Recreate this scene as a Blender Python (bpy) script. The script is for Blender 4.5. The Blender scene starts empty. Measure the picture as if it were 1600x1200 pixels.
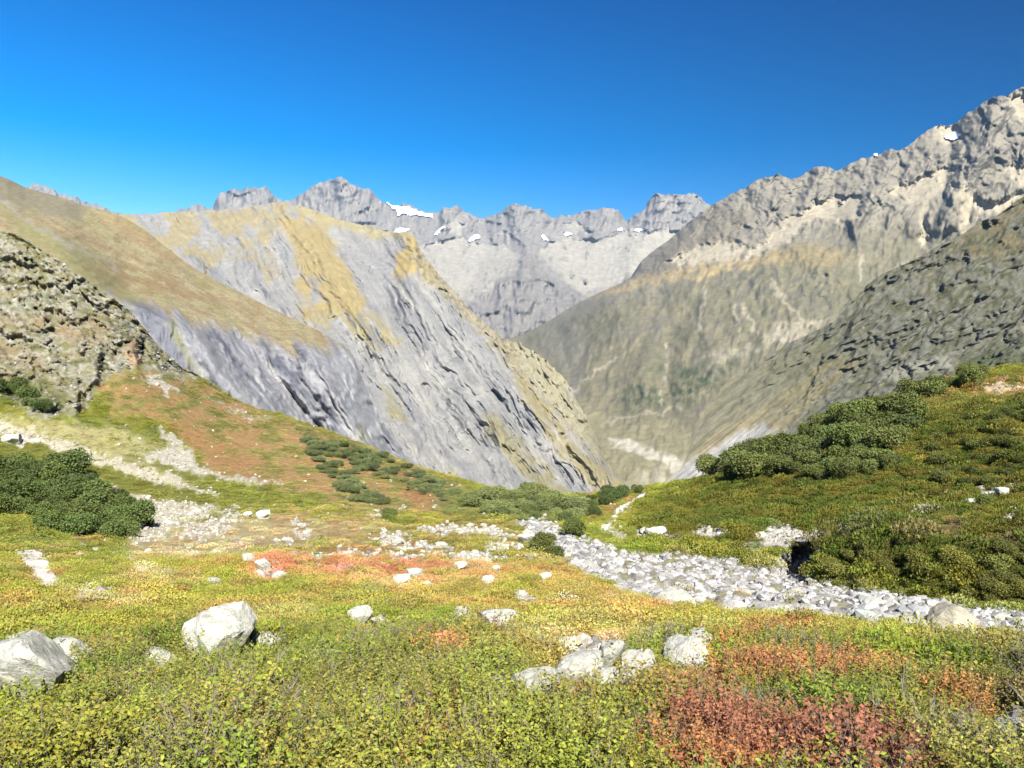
import bpy, bmesh, math, random
import numpy as np
from mathutils import Vector, Matrix, noise as mnoise

random.seed(7)
RNG = np.random.default_rng(11)
scene = bpy.context.scene
COL = scene.collection

# ------------------------------------------------------------------ camera
F = 1256.0                       # focal length in photo pixels (1600 wide)
HORIZON = 540.0                  # photo row of the horizon
PITCH = math.atan((600 - HORIZON) / F)
cam_data = bpy.data.cameras.new('camera')
cam_data.sensor_width = 36.0
cam_data.lens = 36.0 * F / 1600.0
cam_data.clip_start = 0.1
cam_data.clip_end = 60000
cam = bpy.data.objects.new('camera', cam_data)
cam.rotation_euler = (math.pi / 2 - PITCH, 0, 0)
COL.objects.link(cam)
scene.camera = cam

# ------------------------------------------------------------------ sky, sun, exposure
SUN_EL = math.radians(40)
SUN_AZ = math.radians(167)       # compass-like from +Y clockwise: behind the viewer, a little to the right
world = bpy.data.worlds.new('World')
scene.world = world
world.use_nodes = True
wn = world.node_tree.nodes
wl = world.node_tree.links
wn.clear()
w_out = wn.new('ShaderNodeOutputWorld')
w_bg = wn.new('ShaderNodeBackground')
w_sky = wn.new('ShaderNodeTexSky')
w_sky.sky_type = 'NISHITA'
w_sky.sun_disc = False
w_sky.sun_elevation = SUN_EL
w_sky.sun_rotation = SUN_AZ
w_sky.altitude = 2000
w_sky.air_density = 1.0
w_sky.dust_density = 0.4
w_sky.ozone_density = 2.0
w_bg.inputs['Strength'].default_value = 0.062
w_hs = wn.new('ShaderNodeHueSaturation')
w_hs.inputs['Saturation'].default_value = 1.55
wl.new(w_sky.outputs[0], w_hs.inputs['Color'])
w_tc = wn.new('ShaderNodeTexCoord')
w_sep = wn.new('ShaderNodeSeparateXYZ')
wl.new(w_tc.outputs['Generated'], w_sep.inputs[0])


def sky_ramp(sock, lo, hi, c0, c1):
    mr = wn.new('ShaderNodeMapRange')
    mr.inputs[1].default_value, mr.inputs[2].default_value = lo, hi
    wl.new(sock, mr.inputs[0])
    mx = wn.new('ShaderNodeMix')
    mx.data_type = 'RGBA'
    mx.inputs[6].default_value = (*c0, 1)
    mx.inputs[7].default_value = (*c1, 1)
    wl.new(mr.outputs[0], mx.inputs[0])
    return mx.outputs[2]


def sky_mul(a, b):
    mx = wn.new('ShaderNodeMix')
    mx.data_type = 'RGBA'
    mx.blend_type = 'MULTIPLY'
    mx.inputs[0].default_value = 1
    wl.new(a, mx.inputs[6])
    wl.new(b, mx.inputs[7])
    return mx.outputs[2]


# clear mountain sky: deeper overhead, and deeper towards the right (polarised) side
w_c = sky_mul(w_hs.outputs[0], sky_ramp(w_sep.outputs['Z'], 0.14, 0.50, (1.55, 1.12, 1.1), (0.08, 0.42, 0.78)))
w_c = sky_mul(w_c, sky_ramp(w_sep.outputs['X'], -0.6, 0.65, (1.5, 1.20, 1.15), (0.0, 0.24, 0.34)))
wl.new(w_c, w_bg.inputs['Color'])
wl.new(w_bg.outputs[0], w_out.inputs[0])
sun_data = bpy.data.lights.new('sun', 'SUN')
sun_data.energy = 4.8
sun_data.angle = math.radians(0.5)
sun_data.color = (1.0, 0.955, 0.89)
sun = bpy.data.objects.new('sun', sun_data)
to_sun = Vector((math.sin(SUN_AZ) * math.cos(SUN_EL), math.cos(SUN_AZ) * math.cos(SUN_EL), math.sin(SUN_EL)))
sun.rotation_euler = to_sun.to_track_quat('Z', 'Y').to_euler()
sun.location = to_sun * 50
COL.objects.link(sun)
scene.view_settings.view_transform = 'Standard'
scene.view_settings.look = 'None'
scene.view_settings.gamma = 1
scene.view_settings.use_curve_mapping = False
scene.view_settings.exposure = 1.6
scene.render.engine = 'CYCLES'
scene.cycles.use_denoising = True
scene.cycles.max_bounces = 5
scene.cycles.diffuse_bounces = 3
scene.cycles.transmission_bounces = 3
scene.cycles.volume_bounces = 0

# ------------------------------------------------------------------ numbers: noise, colour, polygons
KALB = 0.34                      # what a sunlit surface shows -> its albedo


def srgb(r, g, b, k=1.0):
    c = np.array([r, g, b], float) / 255.0
    lin = np.where(c <= 0.04045, c / 12.92, ((c + 0.055) / 1.055) ** 2.4)
    return lin * KALB * k


def perlin(x, y, seed=0):
    rs = np.random.RandomState(seed)
    ang = rs.rand(256, 256) * 2 * np.pi
    gx, gy = np.cos(ang), np.sin(ang)
    xi = np.floor(x).astype(np.int64)
    yi = np.floor(y).astype(np.int64)
    xf = x - xi
    yf = y - yi
    u = xf * xf * xf * (xf * (xf * 6 - 15) + 10)
    v = yf * yf * yf * (yf * (yf * 6 - 15) + 10)

    def g(ix, iy, dx, dy):
        a, b = ix & 255, iy & 255
        return gx[a, b] * dx + gy[a, b] * dy
    n00 = g(xi, yi, xf, yf)
    n10 = g(xi + 1, yi, xf - 1, yf)
    n01 = g(xi, yi + 1, xf, yf - 1)
    n11 = g(xi + 1, yi + 1, xf - 1, yf - 1)
    return ((n00 * (1 - u) + n10 * u) * (1 - v) + (n01 * (1 - u) + n11 * u) * v) * 1.5


def fbm(x, y, octaves=5, seed=0, gain=0.5):
    s = np.zeros(np.shape(x))
    a, f = 1.0, 1.0
    for o in range(octaves):
        s = s + a * perlin(x * f + 17.3 * o, y * f - 9.1 * o, seed + o)
        a *= gain
        f *= 2.03
    return s


def ridged(x, y, octaves=5, seed=0, gain=0.5):
    s = np.zeros(np.shape(x))
    a, f, w = 1.0, 1.0, 1.0
    for o in range(octaves):
        n = 1 - np.abs(perlin(x * f + 31.7 * o, y * f + 5.3 * o, seed + o)) * 1.6
        n = np.clip(n, 0, 1) ** 2
        s = s + a * n * w
        w = np.clip(n * 1.6, 0, 1)
        a *= gain
        f *= 2.07
    return s


def facets(x, y, octaves=3, seed=0, gain=0.5):
    """Straight-sided ribs and gullies, as running water cuts soft rock."""
    s = np.zeros(np.shape(x))
    a, f = 1.0, 1.0
    for o in range(octaves):
        n = np.abs(perlin(x * f + 13.1 * o, y * f + 7.7 * o, seed + o))
        s = s + a * (1 - np.clip(n * 2.2, 0, 1.6))
        a *= gain
        f *= 2.1
    return s


def ledges(x, y, seed=0, sharp=0.10):
    """Outcrops standing proud of the slope with steep broken edges; 0..1."""
    n = fbm(x, y, 5, seed, 0.55)
    return np.clip((n + sharp) / (2 * sharp), 0, 1) * (0.75 + 0.35 * np.clip(n, -1, 1))


def sstep(a, b, x):
    t = np.clip((x - a) / (b - a), 0, 1)
    return t * t * (3 - 2 * t)


def seg_dist(px, py, pts, closed=False):
    d = np.full(px.shape, 1e9)
    n = len(pts)
    for i in range(n if closed else n - 1):
        ax, ay = pts[i]
        bx, by = pts[(i + 1) % n]
        ex, ey = bx - ax, by - ay
        L2 = ex * ex + ey * ey + 1e-9
        t = np.clip(((px - ax) * ex + (py - ay) * ey) / L2, 0, 1)
        d = np.minimum(d, (px - ax - t * ex) ** 2 + (py - ay - t * ey) ** 2)
    return np.sqrt(d)


def poly_mask(px, py, pts, soft=5.0):
    """1 inside, 0 outside, smooth over soft pixels; arrays of any shape."""
    out = np.zeros(px.shape)
    xs = [p[0] for p in pts]
    ys = [p[1] for p in pts]
    sel = (px > min(xs) - soft) & (px < max(xs) + soft) & (py > min(ys) - soft) & (py < max(ys) + soft)
    if not sel.any():
        return out
    x, y = px[sel], py[sel]
    inside = np.zeros(x.shape, bool)
    n = len(pts)
    for i in range(n):
        ax, ay = pts[i]
        bx, by = pts[(i + 1) % n]
        if ay == by:
            continue
        c = (ay > y) != (by > y)
        inside ^= c & (x < (bx - ax) * (y - ay) / (by - ay) + ax)
    d = seg_dist(x, y, pts, True)
    sd = np.where(inside, d, -d)
    out[sel] = sstep(-soft, soft, sd)
    return out


def line_mask(px, py, pts, width, soft=2.0):
    out = np.zeros(px.shape)
    xs = [p[0] for p in pts]
    ys = [p[1] for p in pts]
    r = width + soft
    sel = (px > min(xs) - r) & (px < max(xs) + r) & (py > min(ys) - r) & (py < max(ys) + r)
    if not sel.any():
        return out
    d = seg_dist(px[sel], py[sel], pts)
    out[sel] = 1 - sstep(width - soft, width + soft, d)
    return out


def ray(px, py):
    """Unit-depth ray (world Y = 1) through a photo pixel."""
    cx = (px - 800.0) / F
    cy = -(py - 600.0) / F
    c, s = math.cos(PITCH), math.sin(PITCH)
    wy = c + cy * s
    wz = -s + cy * c
    return cx / wy, wz / wy


def project(X, Y, Z):
    c, s = math.cos(PITCH), math.sin(PITCH)
    dep = Y * c - Z * s
    up = Y * s + Z * c
    return 800 + F * X / dep, 600 - F * up / dep


def gsmooth(a, sigma):
    if sigma <= 0:
        return a
    r = int(3 * sigma) + 1
    k = np.exp(-0.5 * (np.arange(-r, r + 1) / sigma) ** 2)
    k /= k.sum()
    return np.convolve(np.pad(a, r, mode='edge'), k, mode='valid')


# ------------------------------------------------------------------ materials
def new_mat(name):
    m = bpy.data.materials.new(name)
    m.use_nodes = True
    nt = m.node_tree
    nt.nodes.clear()
    out = nt.nodes.new('ShaderNodeOutputMaterial')
    bs = nt.nodes.new('ShaderNodeBsdfPrincipled')
    bs.inputs['Roughness'].default_value = 0.9
    bs.inputs['Specular IOR Level'].default_value = 0.15
    nt.links.new(bs.outputs[0], out.inputs[0])
    return m, nt, bs, out


def attr_node(nt, name, kind='GEOMETRY'):
    a = nt.nodes.new('ShaderNodeAttribute')
    a.attribute_name = name
    a.attribute_type = kind
    return a


def mul_color(nt, a, b):
    m = nt.nodes.new('ShaderNodeMix')
    m.data_type = 'RGBA'
    m.blend_type = 'MULTIPLY'
    m.inputs['Factor'].default_value = 1
    nt.links.new(a, m.inputs[6])
    nt.links.new(b, m.inputs[7])
    return m.outputs[2]


def noise_value(nt, scale, lo, hi, detail=6, stretch=None, rough=0.6):
    """A noise over object coordinates mapped to lo..hi."""
    tc = nt.nodes.new('ShaderNodeTexCoord')
    src = tc.outputs['Object']
    if stretch:
        mp = nt.nodes.new('ShaderNodeMapping')
        mp.inputs['Scale'].default_value = stretch
        nt.links.new(src, mp.inputs[0])
        src = mp.outputs[0]
    n = nt.nodes.new('ShaderNodeTexNoise')
    n.inputs['Scale'].default_value = scale
    n.inputs['Detail'].default_value = detail
    n.inputs['Roughness'].default_value = rough
    nt.links.new(src, n.inputs['Vector'])
    r = nt.nodes.new('ShaderNodeMapRange')
    r.inputs[1].default_value = 0.28
    r.inputs[2].default_value = 0.72
    r.inputs[3].default_value = lo
    r.inputs[4].default_value = hi
    nt.links.new(n.outputs[0], r.inputs[0])
    return r.outputs[0], n.outputs[0]


def terrain_mat(name, scale, lo=0.75, hi=1.25, bump=0.4, bdist=1.0, scale2=None, stretch=None):
    m, nt, bs, out = new_mat(name)
    a = attr_node(nt, 'albedo')
    v, raw = noise_value(nt, scale, lo, hi, 8, stretch, 0.65)
    c = mul_color(nt, a.outputs['Color'], v)
    if scale2:
        v2, raw2 = noise_value(nt, scale2, 0.82, 1.18, 4)
        c = mul_color(nt, c, v2)
    nt.links.new(c, bs.inputs['Base Color'])
    if bump:
        b = nt.nodes.new('ShaderNodeBump')
        b.inputs['Strength'].default_value = bump
        b.inputs['Distance'].default_value = bdist
        nt.links.new(raw, b.inputs['Height'])
        nt.links.new(b.outputs[0], bs.inputs['Normal'])
    return m


# ------------------------------------------------------------------ mesh helpers
def link(o, parent=None):
    COL.objects.link(o)
    if parent is not None:
        o.parent = parent
    return o


def tag(o, label=None, cat=None, group=None, kind=None):
    if label:
        o['label'] = label
    if cat:
        o['category'] = cat
    if group:
        o['group'] = group
    if kind:
        o['kind'] = kind
    return o


def mesh_np(name, V, Q, smooth=True, colors=None):
    """V (n,3), Q (m,4) or (m,3) arrays -> mesh."""
    me = bpy.data.meshes.new(name)
    n, m, k = len(V), len(Q), Q.shape[1]
    me.vertices.add(n)
    me.vertices.foreach_set('co', np.ascontiguousarray(V, np.float32).ravel())
    me.loops.add(m * k)
    me.loops.foreach_set('vertex_index', np.ascontiguousarray(Q, np.int32).ravel())
    me.polygons.add(m)
    me.polygons.foreach_set('loop_start', np.arange(0, m * k, k, dtype=np.int32))
    me.polygons.foreach_set('use_smooth', np.full(m, smooth, bool))
    me.update(calc_edges=True)
    if colors is not None:
        put_color(me, 'albedo', colors)
    return me


def put_color(me, name, rgb):
    at = me.attributes.new(name, 'FLOAT_COLOR', 'POINT')
    c = np.ones((len(rgb), 4), np.float32)
    c[:, :3] = np.clip(rgb, 0, 0.95)
    at.data.foreach_set('color', c.ravel())


def grid_quads(nr, nc, keep=None):
    idx = np.arange(nr * nc).reshape(nr, nc)
    q = np.stack([idx[:-1, :-1], idx[:-1, 1:], idx[1:, 1:], idx[1:, :-1]], -1).reshape(-1, 4)
    if keep is not None:
        k = (keep[:-1, :-1] & keep[:-1, 1:] & keep[1:, 1:] & keep[1:, :-1]).ravel()
        q = q[k]
    return q


def pchip_rows(K, rows, crease=None):
    """K (k, nx) values at k curves -> values on sum(rows)+1 rows, monotone cubic between curves."""
    k = len(K)
    d = np.diff(K, axis=0)
    m = np.zeros_like(K)
    for i in range(1, k - 1):
        same = d[i - 1] * d[i] > 0
        m[i] = np.where(same, 2 * d[i - 1] * d[i] / np.where(same, d[i - 1] + d[i], 1), 0)
    m[0], m[-1] = d[0], d[-1]
    mi, mo = m.copy(), m.copy()          # tangents arriving at and leaving a curve: a crest keeps its edge
    if crease is not None:
        mi[crease], mo[crease] = d[crease - 1] * 0.8, d[crease] * 0.8
    out = []
    for i in range(k - 1):
        t = np.linspace(0, 1, rows[i], endpoint=False)[:, None]
        h00 = 2 * t ** 3 - 3 * t ** 2 + 1
        h10 = t ** 3 - 2 * t ** 2 + t
        h01 = -2 * t ** 3 + 3 * t ** 2
        h11 = t ** 3 - t ** 2
        out.append(h00 * K[i] + h10 * mo[i] + h01 * K[i + 1] + h11 * mi[i + 1])
    out.append(K[-1:])
    return np.concatenate(out)


class Sheet:
    """A piece of terrain lofted through curves given as (row over columns, distance over columns)."""

    def __init__(self, xs, curves, rows, smooth_y=12, smooth_d=18):
        self.xs = xs
        Y, D = [], []
        for c in curves:
            yp, dp = c[0], c[1]
            sy = c[2] if len(c) > 2 else smooth_y
            y = np.interp(xs, [p[0] for p in yp], [p[1] for p in yp])
            d = np.interp(xs, [p[0] for p in dp], [p[1] for p in dp])
            Y.append(gsmooth(y, sy))
            D.append(np.log(gsmooth(d, smooth_d)))
        self.Yc = np.array(Y)
        top_c = [i for i, c in enumerate(curves) if len(c) > 2 and c[2] == 0]
        cz = top_c[0] if top_c else None
        self.py = pchip_rows(self.Yc, rows, cz)
        self.d = np.exp(pchip_rows(np.array(D), rows, cz))
        self.px = np.broadcast_to(xs, self.py.shape).copy()
        self.shape = self.py.shape

    def finish_points(self):
        rx, rz = ray(self.px, self.py)
        self.P = np.stack([rx * self.d, self.d, rz * self.d], -1)

    def reproject(self):
        self.qx, self.qy = project(self.P[..., 0], self.P[..., 1], self.P[..., 2])

    def steep(self):
        """1 = vertical, 0 = flat."""
        du = np.gradient(self.P, axis=1)
        dv = np.gradient(self.P, axis=0)
        n = np.cross(du, dv)
        return 1 - np.abs(n[..., 2]) / (np.linalg.norm(n, axis=-1) + 1e-9)

    def at(self, px, py):
        """3-D point of the sheet seen at a photo pixel (first hit going away from the viewer)."""
        j = np.clip(np.searchsorted(self.xs, px) - 1, 0, len(self.xs) - 2)
        t = (px - self.xs[j]) / (self.xs[j + 1] - self.xs[j])
        col = self.P[:, j] * (1 - t) + self.P[:, j + 1] * t
        q = self.qy[:, j] * (1 - t) + self.qy[:, j + 1] * t
        lo = np.nonzero((q[:-1] >= py) & (q[1:] < py))[0]
        if len(lo) == 0:
            return None
        i = lo[0]
        u = (q[i] - py) / max(q[i] - q[i + 1], 1e-6)
        return Vector(col[i] * (1 - u) + col[i + 1] * u)

    def build(self, name, mat, color, kind='structure'):
        me = mesh_np(name, self.P.reshape(-1, 3), grid_quads(*self.shape), True, color.reshape(-1, 3))
        me.materials.append(mat)
        o = bpy.data.objects.new(name, me)
        tag(o, kind=kind)
        return link(o)

    def patch(self, name, mat, mask, color, lift, kind=None):
        """A sheet of its own lying on part of this one (mask per vertex), lifted a little."""
        keep = mask > 0.5
        q = grid_quads(*self.shape, keep)
        used = np.unique(q)
        if len(used) < 4:
            return None
        remap = np.full(self.P.shape[0] * self.P.shape[1], -1)
        remap[used] = np.arange(len(used))
        V = self.P.reshape(-1, 3)[used].copy()
        n = V / np.linalg.norm(V, axis=1, keepdims=True)
        edge = np.clip((mask.ravel()[used] - 0.5) * 4, 0, 1)
        V -= n * lift * (0.35 + edge)[:, None]
        V[:, 2] += lift * (0.35 + edge)
        C = np.broadcast_to(color, (len(used), 3)) if np.ndim(color) == 1 else color.reshape(-1, 3)[used]
        me = mesh_np(name, V, remap[q], True, C)
        me.materials.append(mat)
        o = bpy.data.objects.new(name, me)
        if kind:
            tag(o, kind=kind)
        return link(o)


def scree_mask(sh, polys, seed, soft=5, warp=7):
    x = sh.px + warp * fbm(sh.px / 16, sh.py / 16, 5, seed)
    y = sh.py + warp * fbm(sh.px / 16, sh.py / 16, 5, seed + 7)
    m = np.zeros(sh.shape)
    for pts in polys:
        m = np.maximum(m, poly_mask(x, y, pts, soft))
    br = fbm(sh.px / 12, sh.py / 18, 5, seed + 3)
    return m * sstep(-1.2, -0.35, br)


class Paint:
    """Base colours of a sheet, laid region by region."""

    def __init__(self, sh, base, warp=6.0, wscale=18.0, seed=3):
        self.n1 = fbm(sh.px / wscale, sh.py / wscale, 4, seed)
        self.n2 = fbm(sh.px / wscale + 40, sh.py / wscale + 70, 4, seed + 9)
        self.x = sh.px + warp * self.n1
        self.y = sh.py + warp * self.n2
        self.c = np.broadcast_to(np.asarray(base, float), sh.shape + (3,)).copy()

    def mix(self, m, col):
        col = np.asarray(col, float)
        self.c += (col - self.c) * np.clip(m, 0, 1)[..., None]

    def poly(self, pts, col, soft=5, amt=1.0, brk=None, thr=0.0, sharp=0.25):
        m = poly_mask(self.x, self.y, pts, soft) * amt
        if brk is not None:
            m = m * sstep(thr - sharp, thr + sharp, brk)
        self.mix(m, col)
        return m

    def line(self, pts, col, width, soft=2, amt=1.0):
        m = line_mask(self.x, self.y, pts, width, soft) * amt
        self.mix(m, col)
        return m


def crest(sh, pts, width, amp, soft=1.0):
    """Relief: a spur (amp > 0 brings it nearer) or a gully (amp < 0) along a line."""
    d = seg_dist(sh.px, sh.py, pts)
    return amp * np.exp(-np.sqrt((d / width) ** 2 + soft * 0.02))


# ================================================================== FAR RANGE
def xs_range(a, b, step):
    return np.arange(a, b + step, step, dtype=float)


far_sky = [(-80, 330), (0, 300), (38, 294), (45, 290), (52, 287), (60, 287), (70, 291), (84, 296), (95, 303), (110, 306), (118, 306), (126, 313),
           (150, 320), (160, 322), (172, 329), (230, 345), (262, 334), (278, 329), (290, 326), (300, 322), (308, 318), (316, 322), (324, 327), (332, 323),
           (336, 314), (345, 302), (358, 297), (372, 296), (390, 293), (404, 294), (414, 292), (424, 299), (432, 308), (442, 315), (456, 313), (468, 304),
           (482, 296), (494, 287), (507, 284), (520, 279), (533, 276), (542, 281), (551, 289), (560, 294), (574, 293), (583, 300), (589, 309), (599, 317),
           (612, 321), (624, 322), (630, 318), (640, 320), (655, 328), (676, 333), (687, 332), (692, 325), (700, 323), (711, 323), (719, 324), (727, 331),
           (740, 337), (755, 341), (766, 338), (785, 330), (792, 323), (800, 318), (808, 319), (819, 322), (832, 325), (842, 326), (850, 330), (857, 336),
           (864, 341), (878, 336), (892, 337), (905, 334), (914, 329), (926, 327), (938, 327), (950, 324), (958, 325), (967, 330), (974, 339), (980, 345),
           (990, 338), (999, 331), (1008, 325), (1012, 316), (1018, 307), (1026, 301), (1034, 303), (1044, 304), (1054, 304), (1062, 302), (1070, 305), (1078, 303),
           (1086, 300), (1093, 307), (1101, 315), (1112, 322), (1125, 330), (1160, 345), (1260, 400)]
xs = xs_range(-80, 1240, 1.9)
sky_y = [(x, y) for x, y in far_sky]
far = Sheet(xs, [
    ([(-80, 640), (1240, 640)], [(-80, 4300), (1240, 4300)]),
    ([(-80, 500), (500, 500), (700, 500), (805, 528), (900, 500), (1240, 500)], [(-80, 5600), (800, 5300), (1240, 5400)]),
    ([(-80, 440), (600, 440), (720, 440), (820, 430), (920, 445), (1240, 430)], [(-80, 6500), (800, 6200), (1240, 6400)]),
    ([(-80, 390), (500, 390), (700, 382), (820, 385), (940, 375), (1240, 380)], [(-80, 7700), (800, 7500), (1240, 7400)]),
    (sky_y, [(-80, 9800), (300, 9400), (800, 8600), (1240, 8200)], 0),
    ([(x, y + 45) for x, y in far_sky], [(-80, 10800), (1240, 9200)]),
], [20, 36, 34, 50, 8])
sk = np.arange(len(xs))
rowtop = 20 + 36 + 34 + 50
jag = fbm(xs / 12, xs * 0, 5, 5, 0.62) * 3.0
wgt = np.zeros(far.shape[0])
wgt[rowtop - 14:rowtop + 1] = np.linspace(0, 1, 15)
wgt[rowtop + 1:] = 1
far.py += wgt[:, None] * jag[None, :]
FS = scree_mask(far, [[(655, 395), (680, 378), (720, 372), (760, 384), (790, 385), (816, 396), (800, 420), (765, 450), (735, 472), (700, 462), (660, 450)],
                      [(838, 396), (860, 380), (885, 370), (930, 378), (975, 366), (1040, 362), (1060, 376), (1010, 405), (985, 430), (950, 465), (925, 470), (885, 440), (855, 410)],
                      [(985, 360), (1020, 356), (1070, 358), (1040, 385), (990, 380)], [(700, 345), (716, 340), (730, 352), (720, 366), (700, 362)], [(880, 352), (905, 350), (925, 362), (900, 368)]], 640)
rel = ridged(far.px / 46, far.py / 30, 6, 21, 0.5) * 0.010 + facets((far.px + 0.15 * far.py) / 22, far.py / 70, 3, 22) * 0.006 + fbm(far.px / 12, far.py / 14, 4, 33) * 0.0025 + ridged((far.px + 0.2 * far.py) / 12, far.py / 46, 4, 35, 0.55) * 0.0055 * sstep(395, 350, far.py) + ridged(far.px / 15, far.py / 60, 4, 36, 0.55) * 0.005 * sstep(410, 450, far.py)
rel = rel * (1 - 0.8 * FS)
for pts, w, a in [([(800, 318), (818, 360), (826, 395), (800, 525)], 26, 0.05), ([(826, 395), (905, 470)], 18, 0.03), ([(826, 395), (735, 470)], 18, 0.03),
                  ([(705, 322), (690, 365)], 16, 0.025), ([(945, 325), (930, 372)], 18, 0.03), ([(1050, 303), (1010, 370), (985, 420)], 22, 0.035),
                  ([(533, 277), (600, 345), (650, 380)], 30, 0.03), ([(390, 293), (400, 320)], 25, 0.02),
                  ([(755, 400), (720, 470)], 30, -0.02), ([(905, 390), (880, 440)], 30, -0.02)]:
    rel = rel + crest(far, pts, w, a)
far.d *= np.exp(-rel + 0.015)
far.finish_points()
far.reproject()
p = Paint(far, srgb(172, 170, 171), 7, 16, 41)
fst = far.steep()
nb = fbm(far.px / 30, far.py / 22, 5, 51)
p.mix(sstep(-0.3, 0.7, nb) * 0.6, srgb(196, 190, 186))
p.mix(sstep(0.0, 0.6, fbm(far.px / 9, far.py / 22, 4, 57)) * 0.5, srgb(138, 138, 146))
scr = srgb(207, 204, 197)
scr2 = srgb(198, 194, 186)
p.mix(FS, scr * (0.93 + 0.10 * fbm(far.px / 6, far.py / 9, 4, 66))[..., None])
p.poly([(730, 478), (795, 430), (826, 400), (850, 425), (925, 480), (860, 520), (805, 530), (760, 515)], srgb(158, 155, 156), 6, 0.75)
p.poly([(640, 440), (730, 480), (800, 530), (700, 530), (640, 480)], srgb(165, 163, 162), 10, 0.7)
p.poly([(820, 520), (900, 470), (985, 430), (1000, 460), (860, 530)], srgb(160, 157, 150), 8, 0.7)
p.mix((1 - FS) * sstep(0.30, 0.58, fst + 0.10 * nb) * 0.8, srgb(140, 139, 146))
streak = fbm(far.px / 5, far.py / 40, 4, 63)
p.mix(sstep(0.1, 0.7, streak) * 0.3, srgb(190, 187, 182))
far_col = p.c
# ================================================================== SHALE MOUNTAIN (behind) AND GRASSY SPUR (in front)
shale_sky = [(-120, 262), (0, 290), (60, 315), (100, 330), (165, 338), (200, 334), (240, 334), (262, 332), (276, 330), (300, 331), (330, 328), (360, 326),
             (390, 322), (410, 319), (430, 316), (440, 315), (455, 318), (475, 323), (500, 331), (520, 340), (540, 346), (560, 349), (580, 354), (600, 361),
             (615, 363), (630, 361), (643, 363), (650, 374), (656, 388), (665, 402), (680, 422), (700, 444), (716, 462), (730, 479), (745, 494), (760, 506),
             (775, 520), (790, 530), (800, 532), (815, 538), (835, 550), (850, 560), (866, 575), (880, 590), (893, 606), (903, 628), (914, 648), (926, 670),
             (936, 690), (944, 712), (954, 734), (968, 752), (985, 768), (1010, 785), (1060, 810), (1120, 840), (1180, 870)]
xs = xs_range(-120, 1180, 1.45)


def dip(pts, dy, floor=None):
    return [(x, y + dy if floor is None else max(y + dy, floor)) for x, y in pts]


shale = Sheet(xs, [
    ([(-120, 960), (1180, 960)], [(-120, 620), (600, 760), (900, 800), (1180, 950)]),
    ([(-120, 780), (600, 800), (900, 830), (1180, 870)], [(-120, 1000), (600, 950), (900, 960), (1180, 1150)]),
    ([(-120, 560), (400, 600), (650, 660), (800, 720), (900, 775), (1000, 800), (1180, 860)], [(-120, 1600), (400, 1450), (650, 1250), (900, 1150), (1180, 1280)]),
    ([(-120, 420), (300, 440), (500, 470), (640, 500), (740, 580), (830, 650), (900, 715), (960, 745), (1010, 765), (1180, 845)], [(-120, 2100), (400, 2000), (650, 1650), (800, 1400), (950, 1270), (1180, 1400)]),
    (shale_sky, [(-120, 2600), (435, 2750), (645, 2350), (700, 2000), (800, 1650), (900, 1500), (1000, 1450), (1180, 1600)], 0),
    (dip(shale_sky, 60), [(-120, 3000), (435, 3200), (645, 2800), (900, 1800), (1180, 1900)]),
], [16, 80, 125, 105, 8])
cr = 0.83 * shale.px - 0.56 * shale.py
al = 0.56 * shale.px + 0.83 * shale.py
cr2 = cr + 7 * fbm(shale.px / 90, shale.py / 90, 3, 71)
g1 = ridged(cr2 / 44, al / 240, 5, 73, 0.55)
g2 = ridged(cr2 / 15, al / 120, 4, 79, 0.55)
shmask = sstep(330, 420, shale.py)
low = sstep(300, 460, shale.py)
wv = 0.5 * fbm(shale.px / 60, shale.py / 60, 4, 85)
rel = (facets(cr2 / 58 + wv, al / 420, 2, 73) * 0.011 + facets(cr2 / 23 + wv, al / 190, 2, 87) * 0.0065 + facets(cr2 / 9 + wv, al / 70, 3, 79) * 0.0026) * (0.55 + 0.45 * low)
rel = rel + ridged(shale.px / 40, shale.py / 34, 5, 84, 0.5) * 0.006 * (1 - 0.6 * low) + fbm(shale.px / 8, shale.py / 8, 4, 83) * 0.0012
gul_n = fbm(cr2 / 11, al / 75, 4, 77, 0.55)
GUL = sstep(0.22, 0.34, gul_n) * sstep(-0.25, 0.25, fbm(shale.px / 80, shale.py / 80, 3, 78)) * sstep(340, 400, shale.py)
rel = rel - GUL * 0.006
for pts, w, a in [([(437, 315), (490, 380), (530, 440), (560, 500)], 30, 0.05), ([(645, 364), (652, 410), (700, 480), (790, 590), (880, 690), (970, 770)], 30, 0.05),
                  ([(560, 350), (590, 420), (610, 480)], 26, -0.035), ([(610, 480), (650, 560), (720, 680), (745, 760)], 26, -0.05),
                  ([(640, 450), (700, 560), (770, 650), (800, 700)], 20, 0.03), ([(735, 660), (770, 655), (800, 760)], 14, 0.025),
                  ([(370, 330), (385, 390), (410, 440)], 20, 0.02), ([(325, 340), (350, 400)], 20, -0.02),
                  ([(480, 500), (560, 600), (640, 700)], 22, 0.03), ([(540, 490), (620, 620), (700, 740)], 18, -0.03),
                  ([(700, 540), (760, 600), (830, 690), (910, 770)], 16, -0.03), ([(725, 700), (750, 770)], 9, 0.02), ([(790, 700), (810, 770)], 9, -0.02)]:
    rel = rel + crest(shale, pts, w, a)
ribm = poly_mask(shale.px, shale.py, [(650, 366), (700, 436), (740, 480), (790, 522), (850, 550), (890, 586), (912, 630), (950, 686), (995, 732), (1090, 745), (1100, 775), (1000, 778), (930, 722), (866, 655), (815, 596), (770, 548), (700, 478), (640, 420)], 10)
rel = rel + ribm * (ridged(shale.px / 18, shale.py / 18, 5, 89, 0.55) * 0.004 + fbm(shale.px / 6, shale.py / 6, 4, 90) * 0.002)
shale.d *= np.exp(-rel + 0.02)
top = 16 + 80 + 125 + 105
wgt = np.zeros(shale.shape[0])
wgt[top - 8:top + 1] = np.linspace(0, 1, 9)
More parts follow.
